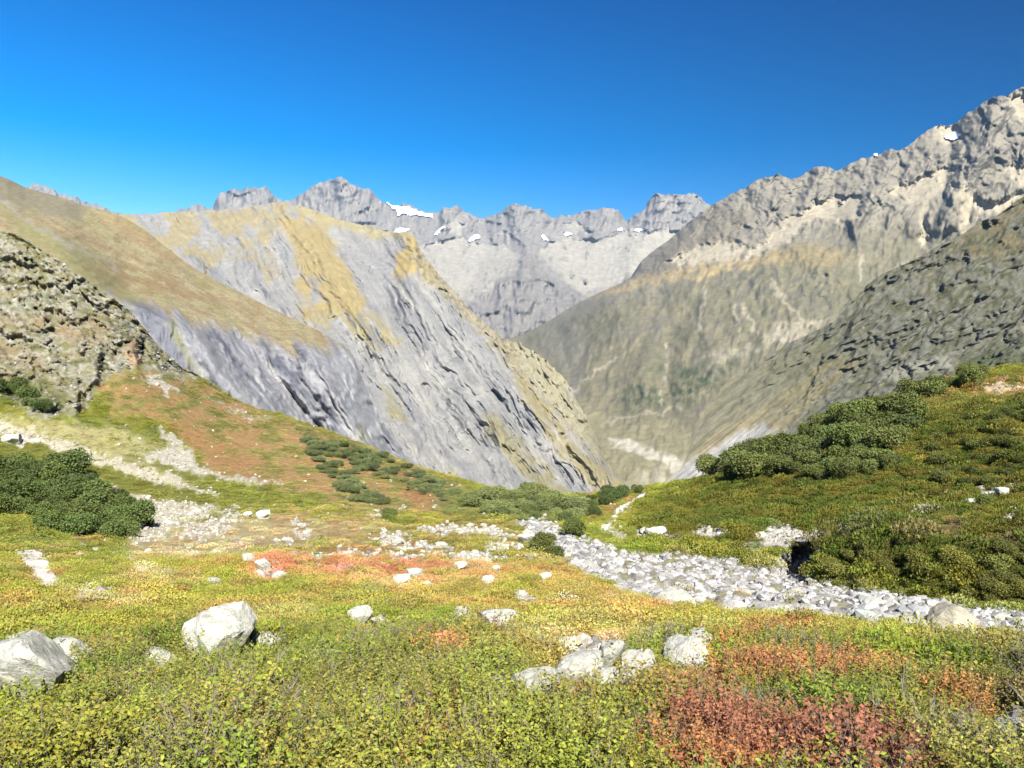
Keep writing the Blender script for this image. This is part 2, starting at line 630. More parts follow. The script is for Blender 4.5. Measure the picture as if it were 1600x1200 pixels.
wgt[top + 1:] = 1
shale.py += wgt[:, None] * (fbm(xs / 22, xs * 0 + 3, 4, 15) * 2.0 + sstep(690, 800, xs) * fbm(xs / 12, xs * 0 + 6, 4, 16) * 4.5)[None, :]
shale.finish_points()
sst = shale.steep()
shale.reproject()
p = Paint(shale, srgb(164, 164, 169), 8, 24, 91)
nb = fbm(shale.px / 34, shale.py / 30, 5, 95)
ns = fbm(cr2 / 9, al / 110, 5, 97)
ns2 = fbm(cr2 / 22, al / 160, 4, 99)
p.mix(sstep(-0.1, 0.7, ns2) * 0.7, srgb(186, 185, 184))
p.mix(sstep(0.12, 0.6, ns) * 0.6, srgb(146, 148, 154))
p.mix(sstep(0.0, 0.7, -ns2) * 0.5, srgb(148, 150, 160))
p.mix(GUL * 0.6, srgb(138, 142, 152))
p.mix(sstep(-0.2, 0.5, fbm(shale.px / 3.2, shale.py / 3.2, 3, 98)) * 0.25, srgb(196, 194, 190))
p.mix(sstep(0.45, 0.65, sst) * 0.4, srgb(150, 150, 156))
grass = srgb(178, 162, 118)
gr2 = srgb(180, 168, 118)
p.poly([(-120, 250), (180, 330), (262, 330), (330, 325), (440, 314), (530, 340), (500, 370), (440, 350), (420, 380), (440, 430), (410, 440), (370, 400), (340, 410), (320, 440), (290, 400), (200, 380), (-120, 380)],
       srgb(172, 160, 124), 9, 0.85, nb + ns2 * 0.7, -0.2, 0.4)
p.poly([(470, 335), (520, 372), (548, 430), (570, 475), (555, 498), (520, 485), (480, 500), (462, 470), (470, 430), (455, 380), (440, 340)], grass, 8, 0.95, nb, -0.65, 0.3)
p.poly([(440, 316), (560, 345), (640, 362), (630, 375), (540, 360), (470, 335)], srgb(182, 172, 132), 6, 0.8)
p.poly([(330, 395), (390, 400), (440, 440), (470, 500), (480, 470), (430, 400), (360, 380)], srgb(166, 165, 166), 8, 0.7)
p.poly([(618, 410), (634, 368), (650, 366), (656, 392), (690, 436), (672, 436), (650, 420), (640, 430), (614, 436)], srgb(190, 170, 116), 5, 0.95)
p.poly([(470, 495), (540, 480), (600, 500), (640, 540), (600, 545), (560, 530)], srgb(172, 160, 112), 12, 0.8, ns + nb, -0.1, 0.35)
for pts, c, s in (([(790, 560), (826, 592), (872, 655), (930, 720), (985, 765), (940, 772), (900, 735), (860, 690), (815, 620)], (164, 154, 116), 7),
                  ([(755, 640), (785, 660), (840, 715), (900, 780), (860, 790), (820, 750), (790, 710), (760, 680)], (156, 150, 118), 6),
                  ([(700, 735), (760, 770), (830, 790), (680, 780)], (160, 155, 112), 9),
                  ([(590, 600), (615, 620), (640, 660), (610, 650)], (165, 160, 125), 8)):
    p.poly(pts, srgb(*c), s, 0.85, ns * 0.8 + nb * 0.6, -0.5, 0.35)
rib = [(775, 520), (815, 538), (850, 556), (884, 588), (906, 630), (945, 688), (990, 735), (1062, 742), (1090, 760), (1000, 772), (940, 722), (880, 660), (830, 596), (790, 555)]
m = p.poly(rib, srgb(178, 172, 148), 6, 0.9)
p.mix(m * sstep(0.05, 0.5, fbm(shale.px / 9, shale.py / 9, 4, 101)) * 0.6, srgb(158, 152, 128))
m = p.line([(652, 400), (690, 440), (735, 485), (780, 530), (800, 560)], srgb(176, 166, 140), 14, 8, 0.8)
p.mix(m * sstep(0.0, 0.4, fbm(shale.px / 6, shale.py / 6, 3, 107)) * 0.7, srgb(120, 114, 98))
# short darker streaks drawn on the shale
for a, b in (((610, 470), (636, 520)), ((655, 500), (668, 540)), ((735, 660), (755, 690)), ((700, 590), (728, 650)), ((766, 598), (800, 640)), ((560, 500), (600, 540)),
             ((400, 440), (440, 480)), ((300, 400), (340, 430)), ((720, 560), (745, 600)), ((640, 640), (660, 670)), ((812, 640), (840, 680)), ((800, 735), (815, 765))):
    p.line([a, b], srgb(134, 136, 145), 5, 6, 0.7)
shale_col = p.c

spur_sky = [(-220, 205), (-100, 240), (-40, 262), (0, 275), (12, 279), (24, 285), (40, 293), (60, 299), (80, 304), (100, 310), (130, 321), (160, 328), (180, 333),
            (205, 346), (230, 362), (255, 383), (280, 402), (305, 420), (335, 437), (360, 449), (390, 464), (420, 480), (445, 492), (470, 503), (495, 515), (515, 526),
            (532, 536), (543, 543), (552, 556), (560, 575), (568, 596), (578, 620), (592, 648), (612, 680), (640, 715), (680, 752), (730, 790), (800, 850)]
xs = xs_range(-220, 800, 1.9)
spur = Sheet(xs, [
    ([(-220, 950), (800, 950)], [(-220, 420), (400, 520), (800, 620)]),
    ([(-220, 740), (400, 780), (800, 880)], [(-220, 560), (400, 680), (800, 760)]),
    ([(-220, 470), (200, 470), (300, 520), (400, 610), (500, 700), (560, 740), (800, 870)], [(-220, 780), (200, 800), (400, 820), (600, 860), (800, 900)]),
    ([(-220, 380), (100, 400), (200, 472), (260, 482), (330, 508), (400, 530), (450, 545), (500, 555), (540, 600), (580, 690), (640, 760), (800, 860)], [(-220, 950), (200, 900), (400, 960), (540, 930), (800, 950)]),
    (spur_sky, [(-220, 1300), (0, 1500), (170, 1500), (300, 1350), (540, 1080), (600, 1010), (800, 1000)], 0),
    (dip(spur_sky, 50), [(-220, 1700), (170, 1900), (540, 1300), (800, 1200)]),
], [12, 40, 60, 80, 8], smooth_y=9)
cr = 0.83 * spur.px - 0.56 * spur.py
al = 0.56 * spur.px + 0.83 * spur.py
cr2 = cr + 5 * fbm(spur.px / 70, spur.py / 70, 3, 111)
edge_pts = [(-220, 430), (100, 440), (200, 470), (250, 478), (300, 495), (350, 508), (400, 522), (440, 536), (470, 540), (490, 530), (520, 534), (548, 546), (800, 640)]
edge_y = np.interp(spur.px, [q[0] for q in edge_pts], [q[1] for q in edge_pts])
below = sstep(-9, 20, spur.py + 5 * fbm(spur.px / 14, spur.py / 14, 3, 117) + 15 * fbm(cr / 11, al / 160, 4, 118) - edge_y)
g1 = ridged(cr2 / 34, al / 260, 5, 119, 0.55)
g2 = ridged(cr2 / 12, al / 100, 4, 121, 0.55)
wv = 0.5 * fbm(spur.px / 50, spur.py / 50, 4, 85)
rel = below * (facets(cr2 / 46 + wv, al / 380, 2, 119) * 0.011 + facets(cr2 / 18 + wv, al / 150, 2, 121) * 0.006 + facets(cr2 / 7.5 + wv, al / 60, 2, 122) * 0.002 + fbm(spur.px / 8, spur.py / 8, 4, 83) * 0.0012)
rel = rel + (1 - below) * (fbm(spur.px / 50 + spur.py / 90, spur.py / 20, 5, 123) * 0.007 + ledges((spur.px + spur.py) / 70, (spur.py - 0.4 * spur.px) / 16, 124, 0.2) * 0.003)
for pts, w, a in [([(190, 470), (260, 560), (330, 660)], 20, -0.03), ([(290, 495), (340, 580), (420, 670)], 18, 0.03), ([(380, 530), (450, 610), (520, 690)], 16, -0.035),
                  ([(470, 540), (540, 640), (600, 740)], 18, 0.03), ([(415, 545), (500, 640), (560, 720)], 12, 0.02), ([(440, 560), (530, 670)], 9, -0.02)]:
    rel = rel + crest(spur, pts, w, a) * below
spur.d *= np.exp(-rel + 0.01)
spur.finish_points()
spur.reproject()
p = Paint(spur, srgb(204, 190, 146), 7, 22, 131)
nb = fbm((spur.px * 0.87 + spur.py * 0.5) / 110, (spur.py * 0.87 - spur.px * 0.5) / 22, 5, 133)
nf = fbm((spur.px * 0.87 + spur.py * 0.5) / 46, (spur.py * 0.87 - spur.px * 0.5) / 6, 5, 137)
p.mix(sstep(0.1, 0.5, nb) * 0.6, srgb(190, 160, 120))
p.mix(sstep(0.05, 0.5, -nb) * 0.7, srgb(182, 178, 122))
p.mix(sstep(0.1, 0.5, nf) * 0.4, srgb(170, 150, 110))
p.mix(sstep(0.15, 0.6, -nf) * 0.4, srgb(222, 208, 168))
p.mix(sstep(0.1, 0.5, fbm(spur.px / 16, spur.py / 9, 5, 138)) * 0.35, srgb(168, 148, 108))
tuft = fbm(spur.px / 3.4, spur.py / 2.2, 3, 139)
p.mix(sstep(0.15, 0.5, tuft) * 0.35, srgb(150, 136, 92))
p.mix(sstep(0.2, 0.5, -tuft) * 0.3, srgb(224, 212, 176))
p.poly([(-220, 200), (0, 268), (60, 292), (140, 325), (120, 345), (60, 335), (0, 318), (-220, 300)], srgb(168, 160, 134), 9, 0.85)
p.poly([(0, 320), (70, 350), (150, 400), (190, 440), (250, 480), (200, 475), (120, 440), (40, 390)], srgb(178, 172, 118), 9, 0.7)
p.line([(-10, 305), (30, 335), (70, 362), (120, 388), (180, 418)], srgb(196, 190, 172), 3, 3, 0.8)
p.poly([(130, 420), (200, 410), (330, 455), (370, 480), (300, 470), (220, 455)], srgb(178, 148, 108), 9, 0.6, nf, -0.2, 0.3)
p.poly([(180, 333), (230, 362), (310, 423), (360, 449), (335, 440), (250, 400), (150, 340)], srgb(204, 178, 132), 5, 0.6)
sc = srgb(162, 162, 168)
p.mix(below, sc)
ns = fbm(cr2 / 8, al / 110, 5, 141)
ns2 = fbm(cr2 / 20, al / 150, 4, 143)
p.mix(below * sstep(-0.1, 0.6, ns2) * 0.7, srgb(188, 187, 189))
p.mix(below * sstep(0.1, 0.5, ns) * 0.7, srgb(136, 139, 148))
p.mix(below * sstep(0.0, 0.6, -ns2) * 0.6, srgb(146, 148, 158))
p.poly([(195, 472), (240, 478), (330, 620), (300, 600), (240, 530)], srgb(128, 130, 142), 8, 0.8)
p.line([(268, 508), (300, 570), (330, 620)], srgb(150, 150, 110), 4, 4, 0.8)
for a, b in (((410, 540), (500, 640)), ((430, 560), (470, 610)), ((500, 620), (540, 690)), ((330, 520), (390, 590)), ((468, 545), (475, 560))):
    p.line([a, b], srgb(112, 115, 128), 5, 5, 0.85)
p.poly([(540, 550), (560, 580), (580, 640), (600, 690), (570, 690), (540, 620), (520, 570)], srgb(192, 194, 198), 7, 0.7)
p.poly([(555, 660), (600, 720), (640, 760), (580, 720)], srgb(160, 156, 116), 8, 0.7)
spur_col = p.c

# ================================================================== GRANITE MOUNTAIN (right, far) AND ROCKY SLOPE (right, near)
gran_sky = [(780, 532), (800, 527), (812, 525), (830, 516), (845, 508), (860, 500), (880, 487), (900, 475), (920, 465), (940, 456), (955, 449), (970, 443), (985, 434),
            (994, 420), (1002, 408), (1015, 397), (1030, 385), (1045, 375), (1058, 364), (1070, 352), (1085, 340), (1100, 330), (1112, 320), (1130, 311), (1142, 303),
            (1157, 296), (1166, 293), (1175, 286), (1184, 281), (1196, 277), (1207, 275), (1214, 272), (1222, 274), (1232, 279), (1243, 278), (1252, 275), (1262, 269),
            (1270, 263), (1279, 259), (1288, 260), (1296, 260), (1304, 269), (1316, 263), (1337, 251), (1352, 247), (1367, 242), (1378, 240), (1386, 235), (1392, 231),
            (1400, 236), (1406, 235), (1420, 227), (1432, 217), (1446, 206), (1456, 199), (1469, 195), (1480, 196), (1491, 195), (1502, 184), (1514, 176), (1525, 169),
            (1535, 161), (1544, 156), (1552, 151), (1562, 150), (1570, 151), (1577, 148), (1586, 140), (1600, 135), (1620, 128), (1660, 112), (1760, 80)]
xs = xs_range(780, 1760, 1.9)
gran = Sheet(xs, [
    ([(780, 900), (1760, 900)], [(780, 1500), (1060, 1300), (1760, 1300)]),
    ([(780, 740), (900, 742), (1060, 752), (1150, 740), (1760, 720)], [(780, 1900), (900, 1800), (1060, 1650), (1760, 1500)]),
    ([(780, 650), (940, 650), (1050, 640), (1200, 600), (1400, 560), (1760, 560)], [(780, 2600), (940, 2400), (1060, 2250), (1200, 2200), (1760, 1900)]),
    ([(780, 545), (850, 520), (940, 470), (1000, 455), (1100, 440), (1200, 420), (1400, 430), (1600, 420), (1760, 400)], [(780, 4300), (850, 4100), (940, 3800), (1100, 3400), (1300, 3000), (1760, 2600)]),
    ([(780, 536), (850, 512), (940, 460), (1000, 430), (1050, 400), (1150, 370), (1300, 345), (1450, 310), (1600, 280), (1760, 250)], [(780, 4450), (940, 4200), (1100, 3900), (1400, 3400), (1760, 3000)]),
    (gran_sky, [(780, 4600), (940, 4500), (1100, 4700), (1400, 4200), (1760, 3700)], 0),
    (dip(gran_sky, 50), [(780, 5200), (1100, 5400), (1760, 4600)]),
], [14, 44, 84, 40, 96, 8], smooth_y=10)
rt = 14 + 44 + 84 + 40 + 96
wgt = np.zeros(gran.shape[0])
wgt[rt - 10:rt + 1] = np.linspace(0, 1, 11)
wgt[rt + 1:] = 1
gran.py += wgt[:, None] * (fbm(xs / 11, xs * 0 + 8, 4, 25) * 2.4 * sstep(1080, 1200, xs))[None, :]
GS = scree_mask(gran, [[(1165, 400), (1200, 370), (1225, 345), (1265, 325), (1300, 318), (1345, 308), (1338, 335), (1310, 345), (1270, 345), (1235, 375), (1200, 395), (1130, 415)],
            [(1270, 320), (1300, 308), (1345, 305), (1345, 340), (1320, 350), (1290, 345)],
            [(1405, 300), (1440, 280), (1470, 262), (1490, 265), (1470, 300), (1450, 325), (1455, 380), (1440, 385), (1436, 330), (1415, 310)],
            [(1485, 285), (1510, 290), (1525, 310), (1515, 345), (1505, 365), (1498, 350), (1503, 325), (1490, 300)],
            [(1520, 320), (1560, 312), (1600, 300), (1600, 315), (1565, 330), (1530, 335)],
            [(1570, 150), (1600, 145), (1640, 150), (1640, 200), (1590, 185)],
            [(1570, 265), (1620, 255), (1640, 300), (1590, 290)],
            [(1040, 410), (1080, 390), (1130, 375), (1170, 385), (1150, 410), (1080, 415)],
            [(1380, 300), (1410, 285), (1420, 300), (1400, 310)],
            [(1455, 200), (1480, 200), (1500, 200), (1500, 222), (1465, 222)],
            [(1390, 440), (1415, 405), (1425, 420), (1400, 450)]], 650)
up = sstep(60, -30, gran.py - np.interp(gran.px, [780, 1000, 1300, 1600, 1760], [500, 425, 345, 330, 330]))
cr = gran.px + 0.25 * gran.py
rug = ridged((gran.px + gran.py * 0.35) / 42, gran.py / 60, 6, 151, 0.58)
gul = ridged((0.88 * gran.px + 0.47 * gran.py) / 26 + 0.4 * fbm(gran.px / 40, gran.py / 40, 3, 154), (gran.py - 0.5 * gran.px) / 130, 5, 153, 0.55)
wv = 0.4 * fbm(gran.px / 50, gran.py / 50, 3, 152)
rel = up * (facets((gran.px + 0.3 * gran.py) / 62 + wv, gran.py / 120, 4, 158) * 0.013 + ledges(gran.px / 44, (gran.py - 0.5 * gran.px) / 30, 159, 0.15) * 0.005) + (1 - up) * facets((0.88 * gran.px + 0.47 * gran.py) / 50 + wv, (gran.py - 0.5 * gran.px) / 240, 3, 160) * 0.005
low_o = ledges(gran.px / 46 + wv, (gran.py + 0.55 * gran.px) / 24, 156, 0.14) * sstep(-0.1, 0.4, fbm(gran.px / 90, gran.py / 60, 3, 149))
rel = rel + (1 - up) * low_o * 0.0045 * sstep(900, 1060, gran.px)
rel = rel + up * (rug * 0.005 + fbm(gran.px / 9, gran.py / 9, 4, 155) * 0.0022) + (1 - up) * (gul * 0.0032 + rug * 0.004 + fbm(gran.px / 10, gran.py / 10, 4, 157) * 0.0022)
rel = rel * (1 - 0.85 * GS)
for pts, w, a in [([(1392, 232), (1375, 290), (1340, 350)], 18, 0.04), ([(1280, 260), (1255, 320)], 18, 0.03), ([(1214, 273), (1180, 330)], 20, 0.025),
                  ([(1560, 150), (1540, 230), (1500, 300), (1480, 340)], 24, 0.05), ([(1490, 200), (1475, 300), (1450, 380)], 18, -0.016), ([(1540, 260), (1510, 330)], 14, -0.012),
                  ([(1290, 330), (1350, 400), (1365, 440)], 14, -0.008), ([(1330, 340), (1345, 400)], 12, 0.02), ([(1240, 390), (1320, 440)], 22, 0.025),
                  ([(1170, 440), (1200, 520)], 10, -0.014), ([(1040, 540), (1050, 640)], 10, -0.012), ([(950, 452), (1000, 560), (1010, 640)], 26, 0.02),
                  ([(1100, 445), (1110, 560), (1080, 620)], 26, 0.015), ([(870, 510), (890, 580), (905, 610)], 12, -0.012)]:
    rel = rel + crest(gran, pts, w, a)
# a bench breaks the slope where the tan meadow lies
gran.d *= np.exp(-rel + 0.02)
gran.finish_points()
gran.reproject()
gst = gran.steep()
p = Paint(gran, srgb(150, 146, 124), 7, 20, 161)
nb = fbm(gran.px / 40, gran.py / 30, 5, 163)
nf = fbm(gran.px / 10, gran.py / 14, 5, 167)
nr = fbm((gran.px + gran.py * .4) / 14, gran.py / 26, 5, 169)
p.mix((1 - up) * sstep(-0.1, 0.5, nb) * 0.65, srgb(166, 158, 134))
p.mix((1 - up) * sstep(0.0, 0.5, -nb) * 0.6, srgb(136, 134, 112))
p.mix((1 - up) * sstep(0.1, 0.5, nf) * 0.5, srgb(152, 148, 138))
p.mix(up, srgb(162, 156, 149))
p.mix(up * sstep(0.0, 0.5, nr) * 0.8, srgb(128, 125, 121))
p.mix(up * sstep(0.1, 0.6, -nr) * 0.6, srgb(188, 181, 172))
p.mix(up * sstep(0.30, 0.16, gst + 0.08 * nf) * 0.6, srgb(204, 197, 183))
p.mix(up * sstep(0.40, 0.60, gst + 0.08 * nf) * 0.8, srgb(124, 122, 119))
p.mix((1 - up) * sstep(0.40, 0.6, gst + 0.1 * nf) * 0.6, srgb(142, 139, 130))
p.mix((1 - up) * low_o * 0.6, srgb(146, 142, 136))
p.poly([(985, 436), (1050, 370), (1110, 322), (1180, 330), (1150, 380), (1060, 420), (1000, 432)], srgb(166, 157, 143), 9, 0.8)
scr = srgb(228, 218, 200)
p.mix(GS, scr * (0.94 + 0.10 * fbm(gran.px / 7, gran.py / 10, 4, 168))[..., None])
p.poly([(925, 466), (955, 448), (988, 436), (1040, 424), (1100, 412), (1170, 404), (1225, 392), (1235, 404), (1180, 418), (1120, 428), (1060, 440), (1000, 448), (965, 458)], srgb(206, 186, 146), 5, 0.9, nf + 0.4, 0.0, 0.35)
p.poly([(1190, 395), (1260, 380), (1330, 390), (1300, 420), (1230, 410)], srgb(184, 168, 128), 8, 0.6)
p.poly([(1190, 530), (1215, 505), (1260, 500), (1292, 498), (1270, 520), (1230, 530), (1195, 545)], srgb(208, 200, 182), 6, 0.9, nf + 0.5, 0.0, 0.3)
p.poly([(1100, 555), (1140, 545), (1190, 540), (1160, 560), (1110, 562)], srgb(196, 190, 172), 5, 0.7, nf + 0.4, 0.0, 0.3)
for pts, w in (([(1158, 472), (1175, 500), (1182, 520)], 3), ([(1042, 540), (1046, 560), (1036, 600), (1028, 625)], 4), ([(1100, 450), (1098, 490), (1090, 520)], 2), ([(1148, 470), (1155, 530)], 2),
               ([(940, 660), (980, 654), (1020, 645), (1065, 637)], 2.5), ([(1440, 300), (1442, 340), (1450, 388)], 4), ([(1505, 300), (1512, 330), (1506, 364)], 4),
               ([(1343, 390), (1348, 440)], 2), ([(1205, 440), (1240, 490), (1262, 505)], 3), ([(895, 612), (930, 580), (960, 560)], 2)):
    p.line(pts, srgb(204, 196, 178), w, 2, 0.8)
m = p.poly([(960, 640), (985, 600), (1030, 565), (1100, 575), (1150, 560), (1140, 600), (1070, 632), (1000, 640)], srgb(92, 106, 78), 14, 0.85, nf, 0.1, 0.3)
p.poly([(840, 530), (870, 505), (905, 510), (915, 560), (905, 620), (880, 580)], srgb(154, 150, 142), 9, 0.7)
p.poly([(905, 625), (960, 664), (1060, 650), (1090, 690), (1090, 780), (940, 780), (930, 690)], srgb(176, 170, 142), 9, 0.85)
p.poly([(1000, 735), (1060, 720), (1100, 700), (1100, 780), (990, 780)], srgb(206, 202, 188), 8, 0.8, nf + 0.3, 0.0, 0.4)
p.poly([(1000, 590), (1060, 560), (1040, 620)], srgb(178, 170, 150), 8, 0.5, nf, 0.0, 0.2)
p.poly([(950, 689), (975, 688), (1012, 697), (1044, 710), (1076, 724), (1090, 760), (1060, 745), (1036, 724), (1000, 710), (962, 700)], srgb(232, 228, 218), 3, 0.9)
gran_col = p.c

near_sky = [(980, 800), (1010, 784), (1034, 766), (1052, 748), (1066, 728), (1076, 706), (1084, 684), (1092, 662), (1102, 642), (1116, 620), (1132, 608), (1150, 595), (1170, 581),
            (1195, 564), (1215, 548), (1235, 535), (1260, 524), (1285, 512), (1304, 502), (1312, 492), (1322, 482), (1335, 467), (1345, 456), (1356, 444), (1366, 436), (1380, 428),
            (1397, 420), (1415, 412), (1436, 402), (1450, 394), (1466, 384), (1482, 375), (1498, 369), (1508, 363), (1520, 354), (1535, 345), (1548, 340), (1562, 334),
            (1575, 324), (1588, 314), (1600, 307), (1640, 288), (1760, 240)]
xs = xs_range(980, 1780, 1.9)
slope = Sheet(xs, [
    ([(1010, 960), (1780, 900)], [(1010, 820), (1300, 700), (1780, 600)]),
    ([(1010, 800), (1100, 770), (1200, 715), (1300, 668), (1400, 630), (1500, 605), (1600, 595), (1780, 580)], [(1010, 965), (1100, 960), (1300, 950), (1600, 905), (1780, 890)]),
    ([(1010, 775), (1080, 720), (1200, 640), (1300, 590), (1400, 540), (1600, 480), (1780, 440)], [(1010, 1000), (1080, 992), (1300, 1017), (1600, 992), (1780, 985)]),
    (near_sky, [(1010, 1030), (1060, 1040), (1300, 1100), (1600, 1153), (1780, 1180)], 0),
    (dip(near_sky, 60), [(1010, 1300), (1300, 1400), (1780, 1100)]),
], [14, 110, 120, 8], smooth_y=10, smooth_d=40)
# the flank is one great tilted face, falling to the left and towards the viewer
rx_, rz_ = ray(slope.px, slope.py)
face = -731.0 / (-0.35 * rx_ - 0.55 + 0.76 * rz_)
crest_r = 14 + 110 + 120
face[crest_r + 1:] = face[crest_r] * (1 + 0.03 * np.arange(1, slope.shape[0] - crest_r))[:, None]
slope.d = face
al = 0.80 * slope.px - 0.60 * slope.py
cr = 0.60 * slope.px + 0.80 * slope.py
rocky = sstep(1080, 1330, slope.px + 0.35 * (620 - slope.py))
wv = 0.35 * fbm(al / 60, cr / 40, 3, 174)
big_l = ledges(al / 130 + wv, cr / 46 + wv, 171, 0.10)
mid_l = ledges(al / 52 + wv, cr / 19 + wv, 172, 0.12)
sml_l = ledges(al / 20, cr / 8, 173, 0.16)
rel = rocky * (big_l * 0.008 + mid_l * 0.0045 * (0.4 + 0.6 * big_l) + sml_l * 0.0024 * (0.3 + 0.7 * mid_l) + facets(al / 40, cr / 30, 3, 176) * 0.003) + (1 - rocky) * (fbm(al / 60, cr / 10, 4, 175) * 0.003 + facets(cr / 30, al / 300, 2, 178) * 0.003)
slope.d *= np.exp(-rel + 0.015)
slope.finish_points()
slope.reproject()
ost = slope.steep()
p = Paint(slope, srgb(142, 138, 108), 6, 16, 181)
nb = fbm(al / 50, cr / 18, 5, 183)
nf = fbm(al / 14, cr / 8, 5, 187)
p.mix(sstep(0.0, 0.4, nb) * 0.75, srgb(168, 162, 146))
p.mix(sstep(0.05, 0.4, -nb) * 0.65, srgb(124, 122, 88))
p.mix(rocky * sstep(0.1, 0.4, nf) * 0.8, srgb(180, 176, 164))
p.mix(rocky * sstep(0.15, 0.5, -nf) * 0.7, srgb(110, 108, 84))
p.mix(rocky * np.clip(mid_l * 0.6 + sml_l * 0.5 - 0.15 + 0.3 * nf, 0, 1) * 0.85, srgb(164, 161, 150))
p.mix(rocky * sstep(0.45, 0.7, ost) * 0.6, srgb(140, 138, 132))
p.poly([(1500, 372), (1600, 312), (1760, 250), (1760, 400), (1640, 380), (1560, 400), (1490, 400)], srgb(168, 150, 108), 10, 0.7, nb + nf * 0.5, -0.1, 0.3)
p.poly([(960, 790), (1060, 680), (1090, 630), (1300, 520), (1290, 560), (1180, 640), (1110, 690), (1090, 720)], srgb(156, 152, 126), 8, 0.8)
st = fbm(al / 80, cr / 7, 4, 189)
p.poly([(1075, 720), (1110, 680), (1200, 630), (1300, 560), (1350, 560), (1250, 650), (1150, 715), (1110, 745)], srgb(178, 166, 130), 8, 0.85, st, -0.4, 0.4)
p.poly([(1030, 750), (1062, 730), (1100, 708), (1150, 677), (1190, 662), (1212, 670), (1150, 715), (1105, 752), (1060, 770)], srgb(204, 202, 196), 6, 0.9)
p.poly([(960, 790), (1000, 742), (1020, 735), (1060, 745), (1080, 770), (1000, 800)], srgb(186, 180, 150), 6, 0.8)
p.poly([(1025, 728), (1060, 680), (1082, 652), (1095, 655), (1080, 690), (1050, 730)], srgb(196, 192, 180), 5, 0.8)
p.poly([(1380, 588), (1395, 574), (1440, 565), (1475, 556), (1505, 560), (1500, 572), (1450, 580), (1400, 596)], srgb(198, 192, 178), 4, 0.9)
p.poly([(1490, 560), (1600, 530), (1760, 500), (1760, 600), (1500, 600)], srgb(112, 118, 76), 10, 0.75, nb, -0.2, 0.3)
slope_col = p.c

M_far = terrain_mat('far_rock', 0.016, 0.8, 1.2, 0.5, 30)
M_shale = terrain_mat('grey_shale', 0.03, 0.86, 1.14, 0.5, 6)
M_spur = terrain_mat('shale_and_turf', 0.11, 0.74, 1.26, 0.7, 3)
M_gran = terrain_mat('granite', 0.03, 0.78, 1.22, 0.5, 10)
M_slope = terrain_mat('rock_and_turf', 0.09, 0.75, 1.25, 0.6, 2.5)
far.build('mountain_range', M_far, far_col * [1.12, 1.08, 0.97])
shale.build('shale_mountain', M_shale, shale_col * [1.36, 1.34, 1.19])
spur.build('shale_hill', M_spur, spur_col * (0.96 + 0.36 * below[..., None]) * [1.0, 1.0, 0.96])
gran.build('granite_mountain', M_gran, gran_col * (1 - 0.10 * up[..., None]) * [1.10, 1.08, 0.94])
slope.build('rocky_hill', M_slope, slope_col * (1 - rocky[..., None] * np.array([0.32, 0.29, 0.35])) * 0.97)

# ------------------------------------------------------------------ snow
m_snow, nt, bs, _ = new_mat('snow')
a = attr_node(nt, 'albedo')
v, _ = noise_value(nt, 0.03, 0.72, 1.1, 6)
nt.links.new(mul_color(nt, a.outputs['Color'], v), bs.inputs['Base Color'])
bs.inputs['Roughness'].default_value = 0.6
SNOW = np.array([0.60, 0.62, 0.66])


def largest_piece(mask):
    best, seen = None, np.zeros(mask.shape, bool)
    m = mask > 0.5
    q = m[:-1, :-1] & m[:-1, 1:] & m[1:, 1:] & m[1:, :-1]
    seen = np.zeros(q.shape, bool)
    for r, c in zip(*np.nonzero(q)):
        if seen[r, c]:
            continue
        st, comp = [(r, c)], []
        seen[r, c] = True
        while st:
            i, j = st.pop()
            comp.append((i, j))
            for a, b in ((i + 1, j), (i - 1, j), (i, j + 1), (i, j - 1)):
                if 0 <= a < q.shape[0] and 0 <= b < q.shape[1] and q[a, b] and not seen[a, b]:
                    seen[a, b] = True
                    st.append((a, b))
        if best is None or len(comp) > len(best):
            best = comp
    out = np.zeros(mask.shape)
    for i, j in best or []:
        for a, b in ((i, j), (i, j + 1), (i + 1, j), (i + 1, j + 1)):
            out[a, b] = mask[a, b]
    return out


def snow(sh, pts, label, lift, warp=2.5, seed=200):
    n1 = fbm(sh.px / 7, sh.py / 7, 4, seed) * warp
    n2 = fbm(sh.px / 7, sh.py / 7, 4, seed + 5) * warp
    o = sh.patch('snow_patch', m_snow, largest_piece(poly_mask(sh.px + n1, sh.py + n2, pts, 1.2)), SNOW, lift)
    if o:
        tag(o, label, 'snow patch', 'snow patches on the high peaks')


snow(far, [(598, 316), (612, 320), (625, 322), (640, 324), (656, 331), (678, 335), (676, 342), (655, 340), (640, 338), (628, 336), (622, 340), (620, 332), (608, 325)],
     'long white glacier snowfield on the crest right of the highest central peak', 10)
snow(far, [(612, 366), (620, 358), (632, 357), (646, 361), (636, 364), (622, 370)], 'small snow patch just below the glacier, above the grassy shale shoulder', 10, 1.5)
snow(far, [(676, 368), (690, 355), (700, 352), (690, 362), (684, 370)], 'thin snow streak left of the two joined snow patches in the cirque', 8, 1.5)
snow(far, [(730, 378), (738, 368), (748, 367), (752, 372), (742, 376), (734, 382)], 'bright snow patch in a gully left of the pointed central peak', 8, 1.5)
snow(far, [(844, 370), (850, 367), (858, 375), (856, 379), (848, 377)], 'slanting snow patch right below the pointed central peak', 8, 1.2)
snow(far, [(880, 366), (888, 363), (896, 366), (892, 370), (882, 370)], 'small snow patch at the foot of the broad flat peak', 8, 1.2)
snow(far, [(963, 360), (970, 356), (975, 358), (972, 363), (966, 363)], 'tiny snow patch in the notch left of the toothed peak', 8, 1.0)
snow(far, [(988, 362), (996, 357), (1010, 359), (1006, 363), (994, 364)], 'flat snow patch at the foot of the toothed peak', 8, 1.0)
snow(gran, [(1474, 216), (1482, 211), (1492, 206), (1500, 210), (1505, 212), (1496, 219), (1490, 223), (1478, 219)], 'bright snow patch high on the right-hand granite ridge', 6, 1.0)
